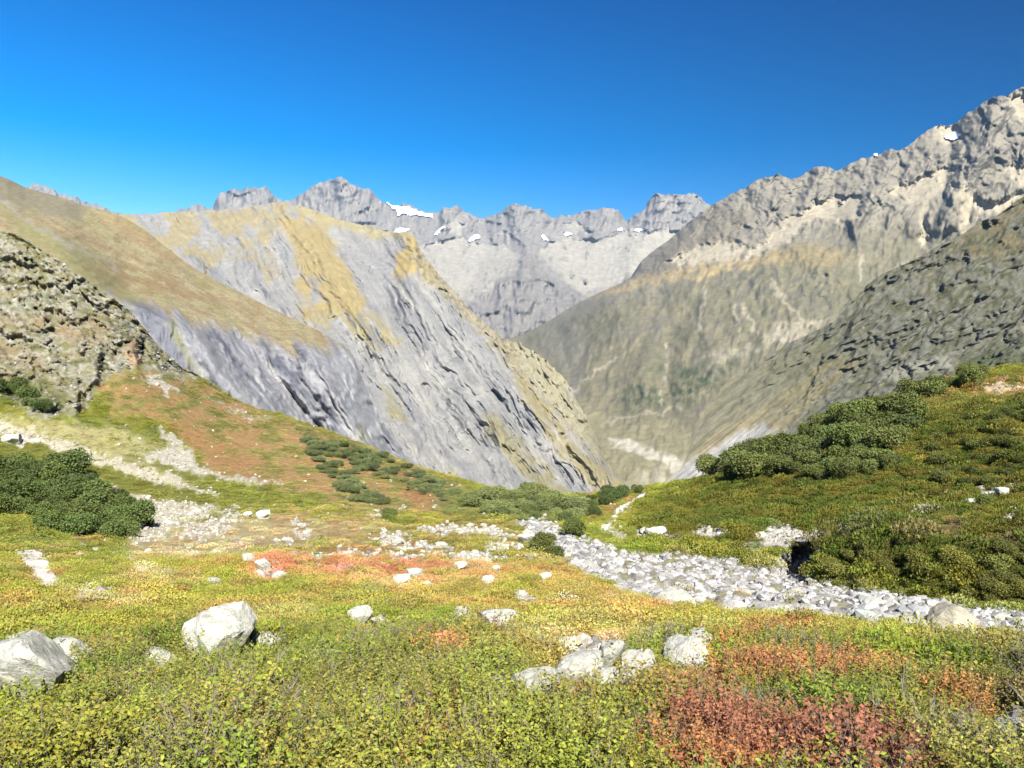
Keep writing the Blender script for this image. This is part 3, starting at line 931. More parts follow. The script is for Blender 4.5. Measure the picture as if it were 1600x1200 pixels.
snow(gran, [(1364, 243), (1368, 239), (1372, 241), (1371, 245), (1366, 246)], 'speck of snow on the crest left of the dark granite tooth', 5, 0.5)

# ================================================================== GROUND
brow = [(-500, 330), (-100, 345), (0, 361), (20, 365), (45, 377), (70, 394), (100, 414), (125, 430), (150, 448), (175, 463), (200, 484), (215, 501), (240, 532), (262, 556), (285, 574),
        (305, 584), (330, 600), (360, 620), (400, 637), (440, 646), (480, 661), (520, 676), (560, 691), (600, 708), (640, 725), (680, 742), (720, 757), (750, 767),
        (790, 769), (815, 765), (840, 767), (862, 772), (880, 782), (892, 786), (905, 780), (930, 770), (960, 766), (1010, 766), (1050, 759), (1095, 752), (1130, 744), (1170, 724),
        (1200, 708), (1250, 684), (1300, 658), (1350, 638), (1400, 618), (1440, 604), (1470, 598), (1520, 580), (1560, 576), (1600, 572), (1700, 566), (2100, 540)]
ST = [-100, 0, 200, 400, 600, 800, 1000, 1200, 1400, 1600, 1700]


def cv(y, d, *sm):
    return ([(a, b) for a, b in zip(ST, y)], [(a, b) for a, b in zip(ST, d)]) + sm


one = [1] * 11
bd = [135, 135, 138, 172, 165, 155, 125, 112, 115, 120, 120]
xs = np.concatenate([np.arange(-520, -60, 10.0), np.arange(-60, 1662, 2.1), np.arange(1670, 2130, 10.0)])
ground = Sheet(xs, [
    cv([1650] * 11, [2.0] * 11),
    cv([1215] * 11, [4.3] * 11),
    cv([1100] * 11, [6.3] * 11),
    cv([1010] * 11, [10.5] * 11),
    cv([962, 958, 952, 950, 950, 950, 956, 966, 976, 997, 1000], [14, 15, 16, 17, 18, 18, 18, 18, 17, 16, 16]),
    cv([895, 895, 890, 890, 882, 882, 926, 958, 969, 988, 992], [24, 25, 26, 27, 32, 36, 28, 25, 23, 21, 21]),
    cv([860, 860, 868, 850, 845, 850, 915, 948, 962, 978, 982], [42, 42, 45, 48, 50, 48, 36, 33, 30, 28, 28]),
    cv([818, 818, 822, 810, 815, 816, 848, 888, 920, 955, 972], [62, 62, 65, 70, 70, 75, 62, 54, 46, 40, 40]),
    cv([795, 795, 785, 775, 782, 792, 822, 848, 842, 850, 855], [75, 75, 82, 90, 95, 100, 72, 59, 50, 45, 45]),
    cv([705, 697, 700, 720, 745, 778, 792, 805, 795, 775, 770], [92, 95, 105, 120, 125, 120, 95, 78, 68, 62, 60]),
    cv([565, 560, 592, 668, 717, 773, 776, 738, 690, 650, 640], [118, 118, 122, 150, 150, 140, 115, 96, 88, 82, 82]),
    (brow, [(a, b) for a, b in zip(ST, bd)], 0),
    (dip(brow, 40), [(a, b * 1.15) for a, b in zip(ST, bd)]),
    (dip(brow, 190), [(a, b * 1.9) for a, b in zip(ST, bd)]),
    (dip(brow, 330), [(a, b * 4.2) for a, b in zip(ST, bd)]),
], [14, 30, 26, 26, 34, 30, 36, 44, 56, 70, 80, 8, 8, 8], smooth_y=16, smooth_d=22)
gx, gy = ground.px, ground.py
cliff_pts = [(-520, 330), (-100, 335), (0, 352), (70, 385), (125, 422), (200, 476), (262, 548), (312, 590), (285, 592), (215, 572), (165, 588), (130, 640), (60, 655), (0, 610), (-100, 600), (-520, 620)]
cliff = poly_mask(gx, gy, cliff_pts, 12)
cal = 0.83 * gx + 0.55 * gy
ccr = -0.55 * gx + 0.83 * gy
t1 = ridged(cal / 95, ccr / 42, 5, 191, 0.5)
t2 = fbm(gx / 14, gy / 10, 5, 193)
ca, cb = gx + 0.5 * gy, gy - 0.45 * gx
wv = 0.35 * fbm(gx / 40, gy / 40, 3, 196)
c_big = ledges(ca / 80 + wv, cb / 40 + wv, 197, 0.10)
c_mid = ledges(ca / 30 + wv, cb / 15 + wv, 198, 0.14)
c_sml = ledges(ca / 11, cb / 6, 199, 0.2)
rel = cliff * (c_big * 0.011 + c_mid * 0.0055 * (0.4 + 0.6 * c_big) + c_sml * 0.004 * (0.3 + 0.7 * c_mid) + t1 * 0.003)
# the two dark overhanging noses at the foot of the cliff
for pts, w, a in [([(60, 640), (95, 628), (118, 640), (122, 612)], 16, 0.05), ([(130, 610), (150, 590), (152, 560)], 12, 0.035), ([(205, 545), (214, 565)], 9, 0.04), ([(262, 560), (300, 578)], 9, 0.03),
                  ([(128, 645), (124, 600)], 5, -0.05), ([(158, 600), (160, 560)], 5, -0.04), ([(222, 540), (222, 566)], 5, -0.05)]:
    rel = rel + crest(ground, pts, w, a)
# a slumped hollow in the far stream bank
hollow = poly_mask(gx, gy, [(1218, 905), (1222, 872), (1240, 850), (1282, 848), (1276, 880), (1258, 906)], 7)
ground.d *= np.exp(-rel + 0.035 * cliff + 0.07 * hollow)
ground.finish_points()
G = ground.P
Xw, Yw = G[..., 0], G[..., 1]
# swells and hummocks of the turf, in metres
vis = sstep(len(gy) - 1, len(gy) - 30, np.arange(len(gy)))[:, None]
dist = np.sqrt(Xw ** 2 + Yw ** 2)
near_edge = sstep(1.5, 4.0, dist)
amp = np.clip(dist / 45, 0.25, 1.0)
G[..., 2] += (fbm(Xw / 7.0, Yw / 7.0, 3, 301) * 0.22 * amp + fbm(Xw / 2.1, Yw / 2.1, 3, 305) * 0.10 * np.clip(dist / 12, 0.35, 1) + fbm(Xw / 0.6, Yw / 0.6, 3, 309) * 0.03) * near_edge
EDGE0 = -20
# stream bed: a trough of tumbled rock
bed_pts = [(806, 818), (822, 811), (850, 812), (866, 826), (905, 842), (960, 860), (1010, 866), (1110, 866), (1190, 886), (1222, 868), (1252, 858), (1252, 900), (1300, 914), (1400, 925), (1480, 938),
           (1600, 960), (1720, 975), (2100, 1010), (2100, 1030), (1720, 1002), (1600, 990), (1500, 984), (1420, 974), (1280, 968), (1180, 957), (1040, 944), (985, 925), (930, 900), (888, 880), (862, 852), (828, 834)]
bw1 = fbm(gx / 22, gy / 12, 5, 311, 0.6) * 15
bw2 = fbm(gx / 22, gy / 12, 5, 313, 0.6) * 7
bed = poly_mask(gx + bw1, gy + bw2, bed_pts, 5)
bank = poly_mask(gx + bw1, gy + bw2, bed_pts, 14)
G[..., 2] += bed * fbm(Xw / 1.2, Yw / 1.2, 4, 317) * 0.25 - bank * 0.25
# row of turf hummocks on the far bank
bankz = poly_mask(gx, gy, [(1276, 846), (1420, 835), (1600, 835), (1800, 840), (1800, 962), (1600, 950), (1480, 927), (1400, 914), (1290, 904)], 6)
G[..., 2] += bankz * (0.55 + np.abs(fbm(Xw / 1.6, Yw / 1.6, 3, 321)) * 0.8)
rightz = poly_mask(gx, gy, [(1000, 790), (1100, 750), (1250, 690), (1400, 620), (1800, 560), (1800, 800), (1300, 835), (1050, 830)], 20)
G[..., 2] += rightz * (np.abs(fbm(Xw / 2.2, Yw / 2.2, 3, 325)) * 0.6)
# ground carried on behind the viewer
ground.reproject()

p = Paint(ground, srgb(152, 156, 60), 8, 16, 331)
P_ = p
wb = fbm(Xw / 6, Yw / 6, 4, 333)
wm = fbm(Xw / 1.8, Yw / 1.8, 4, 337)
wr = fbm(Xw / 0.7, Yw / 0.7, 3, 339)
lb = fbm(gx / 40, gy / 14, 5, 341)
lf = fbm(gx / 9, gy / 4.5, 4, 343)
GREEN, YGREEN, OLIVE = srgb(128, 146, 46), srgb(162, 164, 62), srgb(150, 140, 76)
RUST, RED, TAN, WHITE = srgb(170, 128, 88), srgb(180, 112, 84), srgb(196, 182, 136), srgb(216, 210, 196)
p.mix(sstep(0.0, 0.5, wb), YGREEN)
p.mix(sstep(0.1, 0.5, -wb) * 0.7, GREEN)
p.mix(sstep(0.1, 0.5, wm) * 0.5, OLIVE)
dgreen = srgb(94, 108, 40)
p.poly([(1000, 800), (1090, 755), (1250, 690), (1400, 610), (1800, 560), (1800, 985), (1500, 930), (1280, 905), (1230, 860), (1000, 845)], dgreen, 12, 0.9)
p.poly([(1000, 800), (1090, 755), (1250, 690), (1400, 610), (1800, 560), (1800, 985), (1500, 930), (1280, 905), (1230, 860), (1000, 845)], srgb(124, 120, 46), 12, 0.8, wb + wm, 0.0, 0.3)
p.poly([(1060, 760), (1250, 720), (1420, 690), (1800, 640), (1800, 700), (1400, 790), (1200, 800)], srgb(140, 126, 58), 12, 0.6, wm + lf * 0.5, 0.25, 0.3)
p.poly([(1280, 850), (1600, 830), (1800, 830), (1800, 900), (1500, 880), (1300, 885)], srgb(128, 112, 78), 10, 0.7, wm, 0.0, 0.3)
# the red slope on the left
slope_pts = [(150, 600), (215, 572), (290, 588), (400, 640), (520, 680), (650, 730), (720, 762), (700, 800), (560, 800), (440, 775), (330, 740), (300, 690), (250, 650), (180, 650)]
p.poly(slope_pts, srgb(168, 152, 92), 10, 0.9)
p.poly(slope_pts, srgb(176, 142, 96), 10, 0.9, lb + lf * 0.4, -0.05, 0.3)
p.poly(slope_pts, srgb(138, 138, 74), 10, 0.8, -lb + lf * 0.5, 0.25, 0.25)
p.poly([(225, 640), (330, 680), (440, 745), (340, 735), (300, 700), (250, 665)], srgb(172, 126, 84), 10, 0.6, lf, -0.2, 0.4)
p.poly([(430, 650), (560, 695), (720, 760), (700, 785), (600, 745), (480, 690)], srgb(112, 122, 68), 8, 0.85, lf + lb * 0.5, -0.1, 0.3)
p.poly([(520, 740), (640, 790), (600, 800), (520, 770)], srgb(116, 126, 70), 10, 0.7, lf, -0.2, 0.3)
p.poly([(620, 735), (650, 745), (680, 785), (640, 790)], srgb(168, 128, 84), 6, 0.8)
p.poly([(700, 765), (800, 765), (880, 785), (900, 800), (850, 815), (740, 815), (670, 800)], srgb(128, 134, 74), 10, 0.85)
p.poly([(660, 800), (740, 812), (800, 820), (760, 828), (690, 822)], srgb(170, 132, 86), 6, 0.7, lf, -0.1, 0.3)
p.poly([(900, 790), (940, 772), (1010, 768), (1000, 785), (960, 800), (930, 815)], srgb(170, 130, 80), 7, 0.8, lf, -0.2, 0.3)
# cliff face
rock = srgb(210, 207, 190)
mc = poly_mask(p.x, p.y, cliff_pts, 6)
p.mix(mc, srgb(158, 160, 134))
p.mix(mc * np.clip(0.5 * c_mid + 0.5 * c_sml + 0.3 * lf, 0, 1), rock)
p.mix(mc * sstep(0.2, 0.5, lb - 0.5 * lf) * 0.7, srgb(158, 146, 92))
p.mix(mc * sstep(0.15, 0.5, -lb - lf * 0.4) * 0.85, srgb(146, 142, 92))
for pts in ([(-60, 490), (60, 490), (160, 490), (185, 500), (160, 545), (110, 545), (60, 520), (-60, 525)], [(-60, 520), (50, 545), (110, 600), (90, 615), (-60, 580)], [(70, 500), (180, 496), (150, 540), (110, 540)]):
    p.poly(pts, srgb(176, 152, 116), 8, 0.6, lf + lb * 0.4, 0.0, 0.35)
p.poly([(-60, 590), (70, 590), (110, 630), (60, 640), (-60, 610)], srgb(128, 134, 72), 8, 0.85, lf, -0.3, 0.3)
p.poly([(180, 510), (240, 540), (262, 575), (215, 545)], srgb(136, 136, 74), 6, 0.7, lf, -0.2, 0.3)
p.poly([(196, 540), (212, 530), (216, 570), (200, 572)], srgb(206, 176, 140), 3, 0.9)
# meadow below: dry tan, green belts, scree
p.poly([(-60, 640), (60, 655), (180, 665), (260, 700), (330, 760), (200, 740), (60, 690), (-60, 675)], srgb(188, 180, 130), 9, 0.85, lf, -0.5, 0.3)
p.poly([(-60, 690), (60, 690), (160, 730), (300, 770), (480, 790), (420, 795), (300, 790), (160, 760), (-60, 730)], srgb(140, 144, 66), 8, 0.9)
p.poly([(200, 715), (330, 745), (500, 775), (560, 790), (470, 790), (330, 765)], srgb(142, 148, 66), 6, 0.9)
p.poly([(-60, 805), (60, 815), (200, 850), (230, 880), (60, 870), (-60, 850)], srgb(136, 144, 58), 8, 0.9)
p.poly([(150, 745), (190, 770), (290, 790), (360, 800), (250, 790), (170, 775)], srgb(186, 150, 106), 6, 0.8, lf, -0.4, 0.3)
p.poly([(185, 860), (240, 828), (330, 815), (420, 808), (530, 820), (600, 830), (500, 850), (430, 862), (320, 880), (230, 880)], srgb(192, 180, 134), 8, 0.9)
p.poly([(400, 800), (560, 790), (640, 800), (560, 830), (450, 830)], srgb(176, 148, 96), 8, 0.7, lf + lb, -0.1, 0.3)
p.poly([(430, 832), (560, 820), (470, 855), (380, 865)], srgb(176, 156, 112), 6, 0.6)
p.poly([(460, 860), (560, 845), (700, 865), (790, 885), (760, 915), (700, 925), (600, 930), (500, 915), (400, 910), (370, 890)], srgb(180, 140, 94), 9, 0.9, lf + lb * 0.6, -0.25, 0.3)
p.poly([(495, 880), (560, 862), (660, 872), (690, 890), (640, 915), (560, 905), (510, 905)], RED, 8, 0.7, lf, 0.0, 0.3)
p.poly([(372, 888), (440, 880), (470, 896), (420, 912), (380, 910)], RED, 5, 0.75)
p.poly([(560, 812), (840, 830), (900, 870), (860, 900), (700, 880), (560, 850)], srgb(166, 152, 86), 9, 0.7, lf, -0.2, 0.3)
p.poly([(840, 890), (960, 925), (1100, 955), (1000, 970), (860, 930)], srgb(168, 148, 78), 10, 0.7)
p.poly([(480, 900), (640, 925), (800, 890), (900, 900), (1020, 950), (960, 985), (760, 965), (560, 960)], srgb(170, 152, 80), 12, 0.75, lf + wm * 0.5, -0.05, 0.3)
p.poly([(380, 790), (560, 800), (640, 835), (520, 860), (400, 850)], srgb(186, 166, 112), 10, 0.6, lf, -0.1, 0.3)
p.poly([(880, 850), (905, 868), (905, 885), (872, 862)], srgb(206, 196, 146), 5, 0.85)
for pts in ([(884, 1092), (930, 1072), (1020, 1060), (1170, 1062), (1300, 1045), (1400, 1062), (1410, 1085), (1300, 1108), (1180, 1095), (1090, 1118), (980, 1110)],
            [(1050, 1125), (1180, 1128), (1330, 1150), (1420, 1190), (1400, 1290), (1040, 1290), (1040, 1160)], [(1165, 992), (1250, 988), (1262, 1000), (1240, 1012), (1180, 1014), (1120, 1040), (1105, 1020)],
            [(1280, 1040), (1340, 1042), (1390, 1072), (1330, 1078)], [(640, 1034), (690, 1030), (712, 1052), (690, 1066), (650, 1060)], [(1480, 1085), (1560, 1100), (1540, 1120), (1470, 1105)],
            [(735, 985), (775, 980), (770, 1020), (740, 1010)]):
    p.poly(pts, srgb(178, 118, 72), 9, 0.95, wr + wm, -0.55, 0.3)
p.poly([(1050, 1125), (1180, 1128), (1330, 1150), (1420, 1190), (1400, 1290), (1040, 1290), (1040, 1160)], srgb(148, 92, 76), 9, 0.8, wm, -0.2, 0.3)
p.poly([(1440, 600), (1520, 596), (1800, 575), (1800, 622), (1560, 628), (1460, 622)], srgb(188, 142, 88), 8, 0.85, lf, -0.2, 0.3)
p.poly([(1340, 640), (1440, 610), (1600, 625), (1560, 645), (1440, 650)], srgb(146, 138, 66), 8, 0.7)
# heath turning rust and straw in patches over the whole meadow
mead = poly_mask(p.x, p.y, [(-60, 840), (300, 800), (560, 800), (860, 840), (1040, 960), (1240, 980), (1700, 1000), (1700, 1300), (-60, 1300)], 20)
mead = mead * (1 - 0.85 * poly_mask(p.x, p.y, [(-90, 985), (300, 985), (700, 1050), (900, 1090), (1050, 1150), (1050, 1320), (-90, 1320)], 18)) * 0.6
p.mix(mead * sstep(0.22, 0.5, fbm(Xw / 3.4, Yw / 6.0, 5, 351)) * 0.7, srgb(172, 132, 84))
p.mix(mead * sstep(0.28, 0.55, fbm(Xw / 2.6 + 50, Yw / 5.0, 5, 355)) * 0.65, srgb(190, 172, 116))
p.mix(mead * sstep(0.38, 0.6, fbm(Xw / 1.6 + 90, Yw / 3.2, 5, 359)) * 0.7, srgb(164, 100, 80))
# bare gravel and scree
GRAV = np.zeros(ground.shape)


def gravel(pts, amt=0.95, soft=4, thr=None, col=WHITE):
    m = poly_mask(p.x, p.y, pts, soft) * amt
    if thr is not None:
        m = m * sstep(thr - 0.2, thr + 0.2, lf + 0.3 * wr)
    p.mix(m, col)
    np.maximum(GRAV, m, out=GRAV)


trail_m = np.zeros(ground.shape)
for pts in ([(18, 866), (42, 862), (68, 868), (82, 890), (98, 908), (90, 924), (60, 912), (42, 892)], [(84, 924), (112, 918), (155, 922), (222, 941), (205, 949), (125, 948)],
            [(186, 880), (212, 882), (240, 898), (228, 902), (205, 893)], [(240, 900), (275, 912), (290, 922), (262, 914)]):
    trail_m = np.maximum(trail_m, poly_mask(gx + 2.5 * p.n1, gy + 2.5 * p.n2, pts, 3.0))
trail_m = np.maximum(trail_m, line_mask(p.x * .5 + gx * .5, p.y * .5 + gy * .5, [(1012, 772), (992, 782), (972, 796), (958, 808), (946, 824)], 4.2, 1.5))
GRAV = np.maximum(GRAV, trail_m)
p.mix(trail_m, srgb(222, 214, 200))
SCREE = srgb(212, 204, 180)
gravel([(-60, 650), (0, 655), (60, 674), (140, 706), (240, 734), (330, 766), (345, 774), (300, 769), (200, 742), (100, 708), (40, 684), (-60, 668)], 0.9, 3, -0.5, SCREE)
gravel([(226, 712), (258, 696), (298, 700), (306, 722), (350, 742), (440, 757), (400, 757), (310, 742), (250, 726)], 0.95, 4, -0.8, srgb(208, 202, 184))
gravel([(238, 668), (262, 676), (288, 690), (284, 702), (258, 690)], 0.9, 3, -0.7, srgb(208, 202, 184))
gravel([(168, 762), (250, 782), (352, 796), (282, 814), (262, 836), (205, 852), (196, 826), (228, 806)], 0.9, 6, -0.7, SCREE)
gravel([(280, 820), (372, 796), (384, 812), (336, 842), (286, 842)], 0.9, 5, -0.2)
gravel([(222, 588), (246, 588), (284, 610), (262, 614)], 0.9, 3, -0.4)
gravel([(320, 622), (380, 640), (420, 655), (380, 655)], 0.7, 4, 0.1)
gravel([(1176, 840), (1200, 830), (1240, 824), (1288, 834), (1252, 848), (1196, 852)], 0.95, 3)
gravel([(1148, 860), (1176, 848), (1200, 854), (1170, 866)], 0.7, 3, 0.0)
gravel([(1515, 604), (1560, 602), (1620, 604), (1660, 606), (1600, 618), (1540, 616)], 0.9, 4, -0.5, srgb(222, 196, 158))
gravel([(785, 1022), (830, 1008), (930, 1005), (1000, 1014), (1030, 1030), (980, 1038), (900, 1036), (820, 1034)], 0.95, 5, -0.9)
gravel([(1200, 1060), (1290, 1055), (1300, 1085), (1230, 1090)], 0.7, 6, 0.1, srgb(196, 190, 160))
gravel([(1530, 1120), (1640, 1100), (1640, 1150), (1560, 1150)], 0.8, 6, -0.4, srgb(204, 196, 150))
strips = [(612, 841, 28, 8), (690, 826, 42, 6), (745, 830, 48, 5), (795, 840, 26, 4), (660, 852, 42, 4), (722, 866, 46, 5), (745, 874, 40, 5), (560, 868, 34, 5), (500, 876, 32, 5), (470, 878, 18, 4), (600, 886, 26, 3),
          (650, 872, 24, 6), (780, 852, 28, 3), (535, 893, 18, 5), (470, 818, 16, 5), (476, 832, 18, 3), (585, 804, 12, 3), (632, 790, 8, 3), (540, 925, 30, 3), (570, 932, 20, 4), (710, 916, 30, 3),
          (768, 913, 16, 3), (420, 898, 26, 5), (385, 936, 18, 3), (1015, 835, 26, 4), (960, 830, 20, 5), (1110, 835, 34, 4), (1060, 842, 24, 3), (1310, 832, 40, 4), (1350, 830, 20, 5), (1430, 818, 30, 3), (1500, 812, 30, 3), (1580, 812, 30, 4),
          (1420, 785, 20, 3), (1540, 770, 30, 5), (1590, 762, 14, 5), (1490, 775, 24, 3), (950, 936, 16, 3), (880, 948, 26, 2), (820, 948, 18, 2), (190, 772, 14, 3), (120, 722, 16, 2), (40, 690, 18, 5), (640, 708, 14, 3),
          (150, 730, 12, 2), (440, 846, 20, 4), (610, 862, 24, 4), (830, 872, 22, 3), (640, 968, 22, 2), (755, 938, 16, 2)]
for cx, cy, rx_, ry_ in strips:
    e = ((p.x - cx) / rx_) ** 2 + ((p.y - cy) / ry_) ** 2
    m = sstep(1.3, 0.5, e + 0.6 * lf) * 0.95
    p.mix(m, WHITE)
    np.maximum(GRAV, m, out=GRAV)
# the bed itself
p.mix(bed, srgb(196, 190, 176))
p.mix(bed * sstep(0.1, 0.5, wm) * 0.6, srgb(150, 142, 124))
mg = bed * sstep(0.15, 0.45, fbm(gx / 26, gy / 8, 4, 347)) * sstep(1500, 1250, gx) * sstep(900, 985, gx)
p.mix(mg * 0.8, srgb(176, 170, 118))
p.mix(hollow, srgb(150, 142, 128))
GRAV = np.maximum(GRAV, np.maximum(bed * (1 - mg), hollow))
ground_col = p.c
green_i = np.clip((ground_col[..., 1] - 0.62 * ground_col[..., 0] - 0.75 * ground_col[..., 2]) * 30 / KALB * 0.34 + 0.2, 0, 1)
ground_col = ground_col * (1 + 0.38 * np.maximum(GRAV, 0.8 * (1 - green_i) * (1 - mc)))[..., None]
veg = 1 - GRAV
veg = veg * (1 - 0.7 * sstep(0.3, 0.8, mc) * sstep(0.2, 0.6, 0.5 * c_mid + 0.5 * c_sml + 0.3 * lf)) * (1 - 0.8 * mg)
soil = ground_col * 0.8
M_ground = terrain_mat('turf_and_gravel', 1.6, 0.78, 1.22, 0.6, 0.25, scale2=9.0)
# extra rows run on under and behind the viewer
gp = ground
back = []
for yb, zb, fw in ((-14.0, 0.6, 18.0), (-4.0, -1.0, 8.0), (0.6, -1.72, 3.2)):
    row = np.stack([(xs - 800) / 1300 * fw, np.full(len(xs), yb), np.full(len(xs), zb)], -1)
    back.append(row)
GP = np.concatenate([np.array(back), G])
GC = np.concatenate([np.repeat(ground_col[:1], 3, 0), ground_col])
me = mesh_np('ground', GP.reshape(-1, 3), grid_quads(*GP.shape[:2]), True, GC.reshape(-1, 3))
me.materials.append(M_ground)
ground_o = link(tag(bpy.data.objects.new('ground', me), kind='structure'))
M_trail = terrain_mat('trail_gravel', 6, 0.8, 1.2, 0.7, 0.06, scale2=30)
ground.patch('path', M_trail, trail_m * vis, srgb(228, 220, 206, 1.9), 0.05, 'structure')
M_bed = terrain_mat('bed_gravel', 2.2, 0.65, 1.25, 0.9, 0.25, scale2=8)
ground.patch('stream_bed', M_bed, bed * vis, ground_col, 0.06, 'structure')

# ================================================================== AIR
m_haze = bpy.data.materials.new('air')
m_haze.use_nodes = True
nt = m_haze.node_tree
nt.nodes.clear()
out = nt.nodes.new('ShaderNodeOutputMaterial')
pv = nt.nodes.new('ShaderNodeVolumePrincipled')
pv.inputs['Color'].default_value = (0.22, 0.60, 1.0, 1)
pv.inputs['Density'].default_value = 1.6e-5
nt.links.new(pv.outputs[0], out.inputs['Volume'])
bm = bmesh.new()
bmesh.ops.create_cube(bm, size=1)
me = bpy.data.meshes.new('haze')
bm.to_mesh(me)
bm.free()
me.materials.append(m_haze)
haze = link(tag(bpy.data.objects.new('haze', me), kind='stuff'))
haze.scale = (16000, 13500, 4950)
haze.location = (0, 5400, -475)

# ================================================================== ROCKS
def rock_mesh(seed, sub=3, cuts=9, rough=0.10, squash=(1, 1, 1), bump=0.03):
    rng = random.Random(seed)
    bm = bmesh.new()
    bmesh.ops.create_icosphere(bm, subdivisions=sub, radius=1.0)
    planes = []
    for _ in range(cuts):
        n = Vector((rng.gauss(0, 1), rng.gauss(0, 1), rng.gauss(0, 0.8))).normalized()
        planes.append((n, rng.uniform(0.48, 0.86)))
    off = Vector((rng.uniform(-50, 50), rng.uniform(-50, 50), rng.uniform(-50, 50)))
    for v in bm.verts:
        p0 = v.co.copy()
        v.co *= 1 + rough * mnoise.noise(p0 * 1.3 + off) * 2
        for n, h in planes:
            d = v.co.dot(n) - h
            if d > 0:
                v.co -= n * d * 0.94
        v.co += p0 * bump * (mnoise.fractal(p0 * 3.1 + off, 0.8, 2.1, 4) - 0.3)
        v.co = Vector((v.co.x * squash[0], v.co.y * squash[1], v.co.z * squash[2]))
    lo = [min(v.co[i] for v in bm.verts) for i in range(3)]
    hi = [max(v.co[i] for v in bm.verts) for i in range(3)]
    for v in bm.verts:
        for i in range(3):
            v.co[i] = (v.co[i] - (lo[i] + hi[i]) / 2) * 2 / (hi[i] - lo[i])
    me = bpy.data.meshes.new('rock')
    bm.to_mesh(me)
    bm.free()
    me.polygons.foreach_set('use_smooth', np.ones(len(me.polygons), bool))
    me.set_sharp_from_angle(angle=math.radians(28))
    return me


def rock_material(name, base, lichen, scale):
    m, nt, bs, out = new_mat(name)
    oi = nt.nodes.new('ShaderNodeObjectInfo')
    tc = nt.nodes.new('ShaderNodeTexCoord')
    n = nt.nodes.new('ShaderNodeTexNoise')
    n.inputs['Scale'].default_value = scale
    n.inputs['Detail'].default_value = 8
    n.inputs['Roughness'].default_value = 0.7
    nt.links.new(tc.outputs['Object'], n.inputs['Vector'])
    r = nt.nodes.new('ShaderNodeValToRGB')
    r.color_ramp.elements[0].position = 0.32
    r.color_ramp.elements[0].color = (*lichen, 1)
    r.color_ramp.elements[1].position = 0.60
    r.color_ramp.elements[1].color = (*base, 1)
    nt.links.new(n.outputs[0], r.inputs[0])
    n2 = nt.nodes.new('ShaderNodeTexNoise')
    n2.inputs['Scale'].default_value = scale * 5
    n2.inputs['Detail'].default_value = 5
    nt.links.new(tc.outputs['Object'], n2.inputs['Vector'])
    sp = nt.nodes.new('ShaderNodeMapRange')
    sp.inputs[1].default_value, sp.inputs[2].default_value = 0.60, 0.70
    sp.inputs[3].default_value, sp.inputs[4].default_value = 1.0, 0.55
    nt.links.new(n2.outputs[0], sp.inputs[0])
    cc = mul_color(nt, r.outputs[0], sp.outputs[0])
    nt.links.new(mul_color(nt, cc, oi.outputs['Color']), bs.inputs['Base Color'])
    b = nt.nodes.new('ShaderNodeBump')
    b.inputs['Strength'].default_value = 0.8
    b.inputs['Distance'].default_value = 0.12
    nt.links.new(n.outputs[0], b.inputs['Height'])
    nt.links.new(b.outputs[0], bs.inputs['Normal'])
    return m


ROCK_BASE = tuple(srgb(226, 225, 210, 1.8))
m_rock = rock_material('boulder_stone', ROCK_BASE, tuple(srgb(186, 186, 168, 1.4)), 2.4)
rocks_hi = [rock_mesh(400 + i, 4, 13, 0.22, bump=0.05) for i in range(8)]
rocks_lo = [rock_mesh(430 + i, 2, 9, 0.12, bump=0.06) for i in range(10)]
for me_ in rocks_hi + rocks_lo:
    me_.materials.append(m_rock)


def put_rock(px, py, w, h, mesh, rz=None, sink=0.18, depth=1.0, tilt=(0, 0), tint=(1, 1, 1), name='boulder'):
    """A rock whose foot is seen at (px, py), about w x h photo pixels."""
    pos = ground.at(px, py)
    if pos is None:
        return None
    k = pos.y / F
    o = bpy.data.objects.new(name, mesh)
    hw, hh = w * k / 2, h * k / 2
    o.scale = (hw, hw * depth, hh / (1 - sink))
    o.rotation_euler = (tilt[0], tilt[1], rz if rz is not None else 0)
    o.location = pos + Vector((0, hw * depth * 0.6, hh * (1 - 2 * sink) / (1 - sink)))
    o.color = (*tint, 1)
    return link(o)


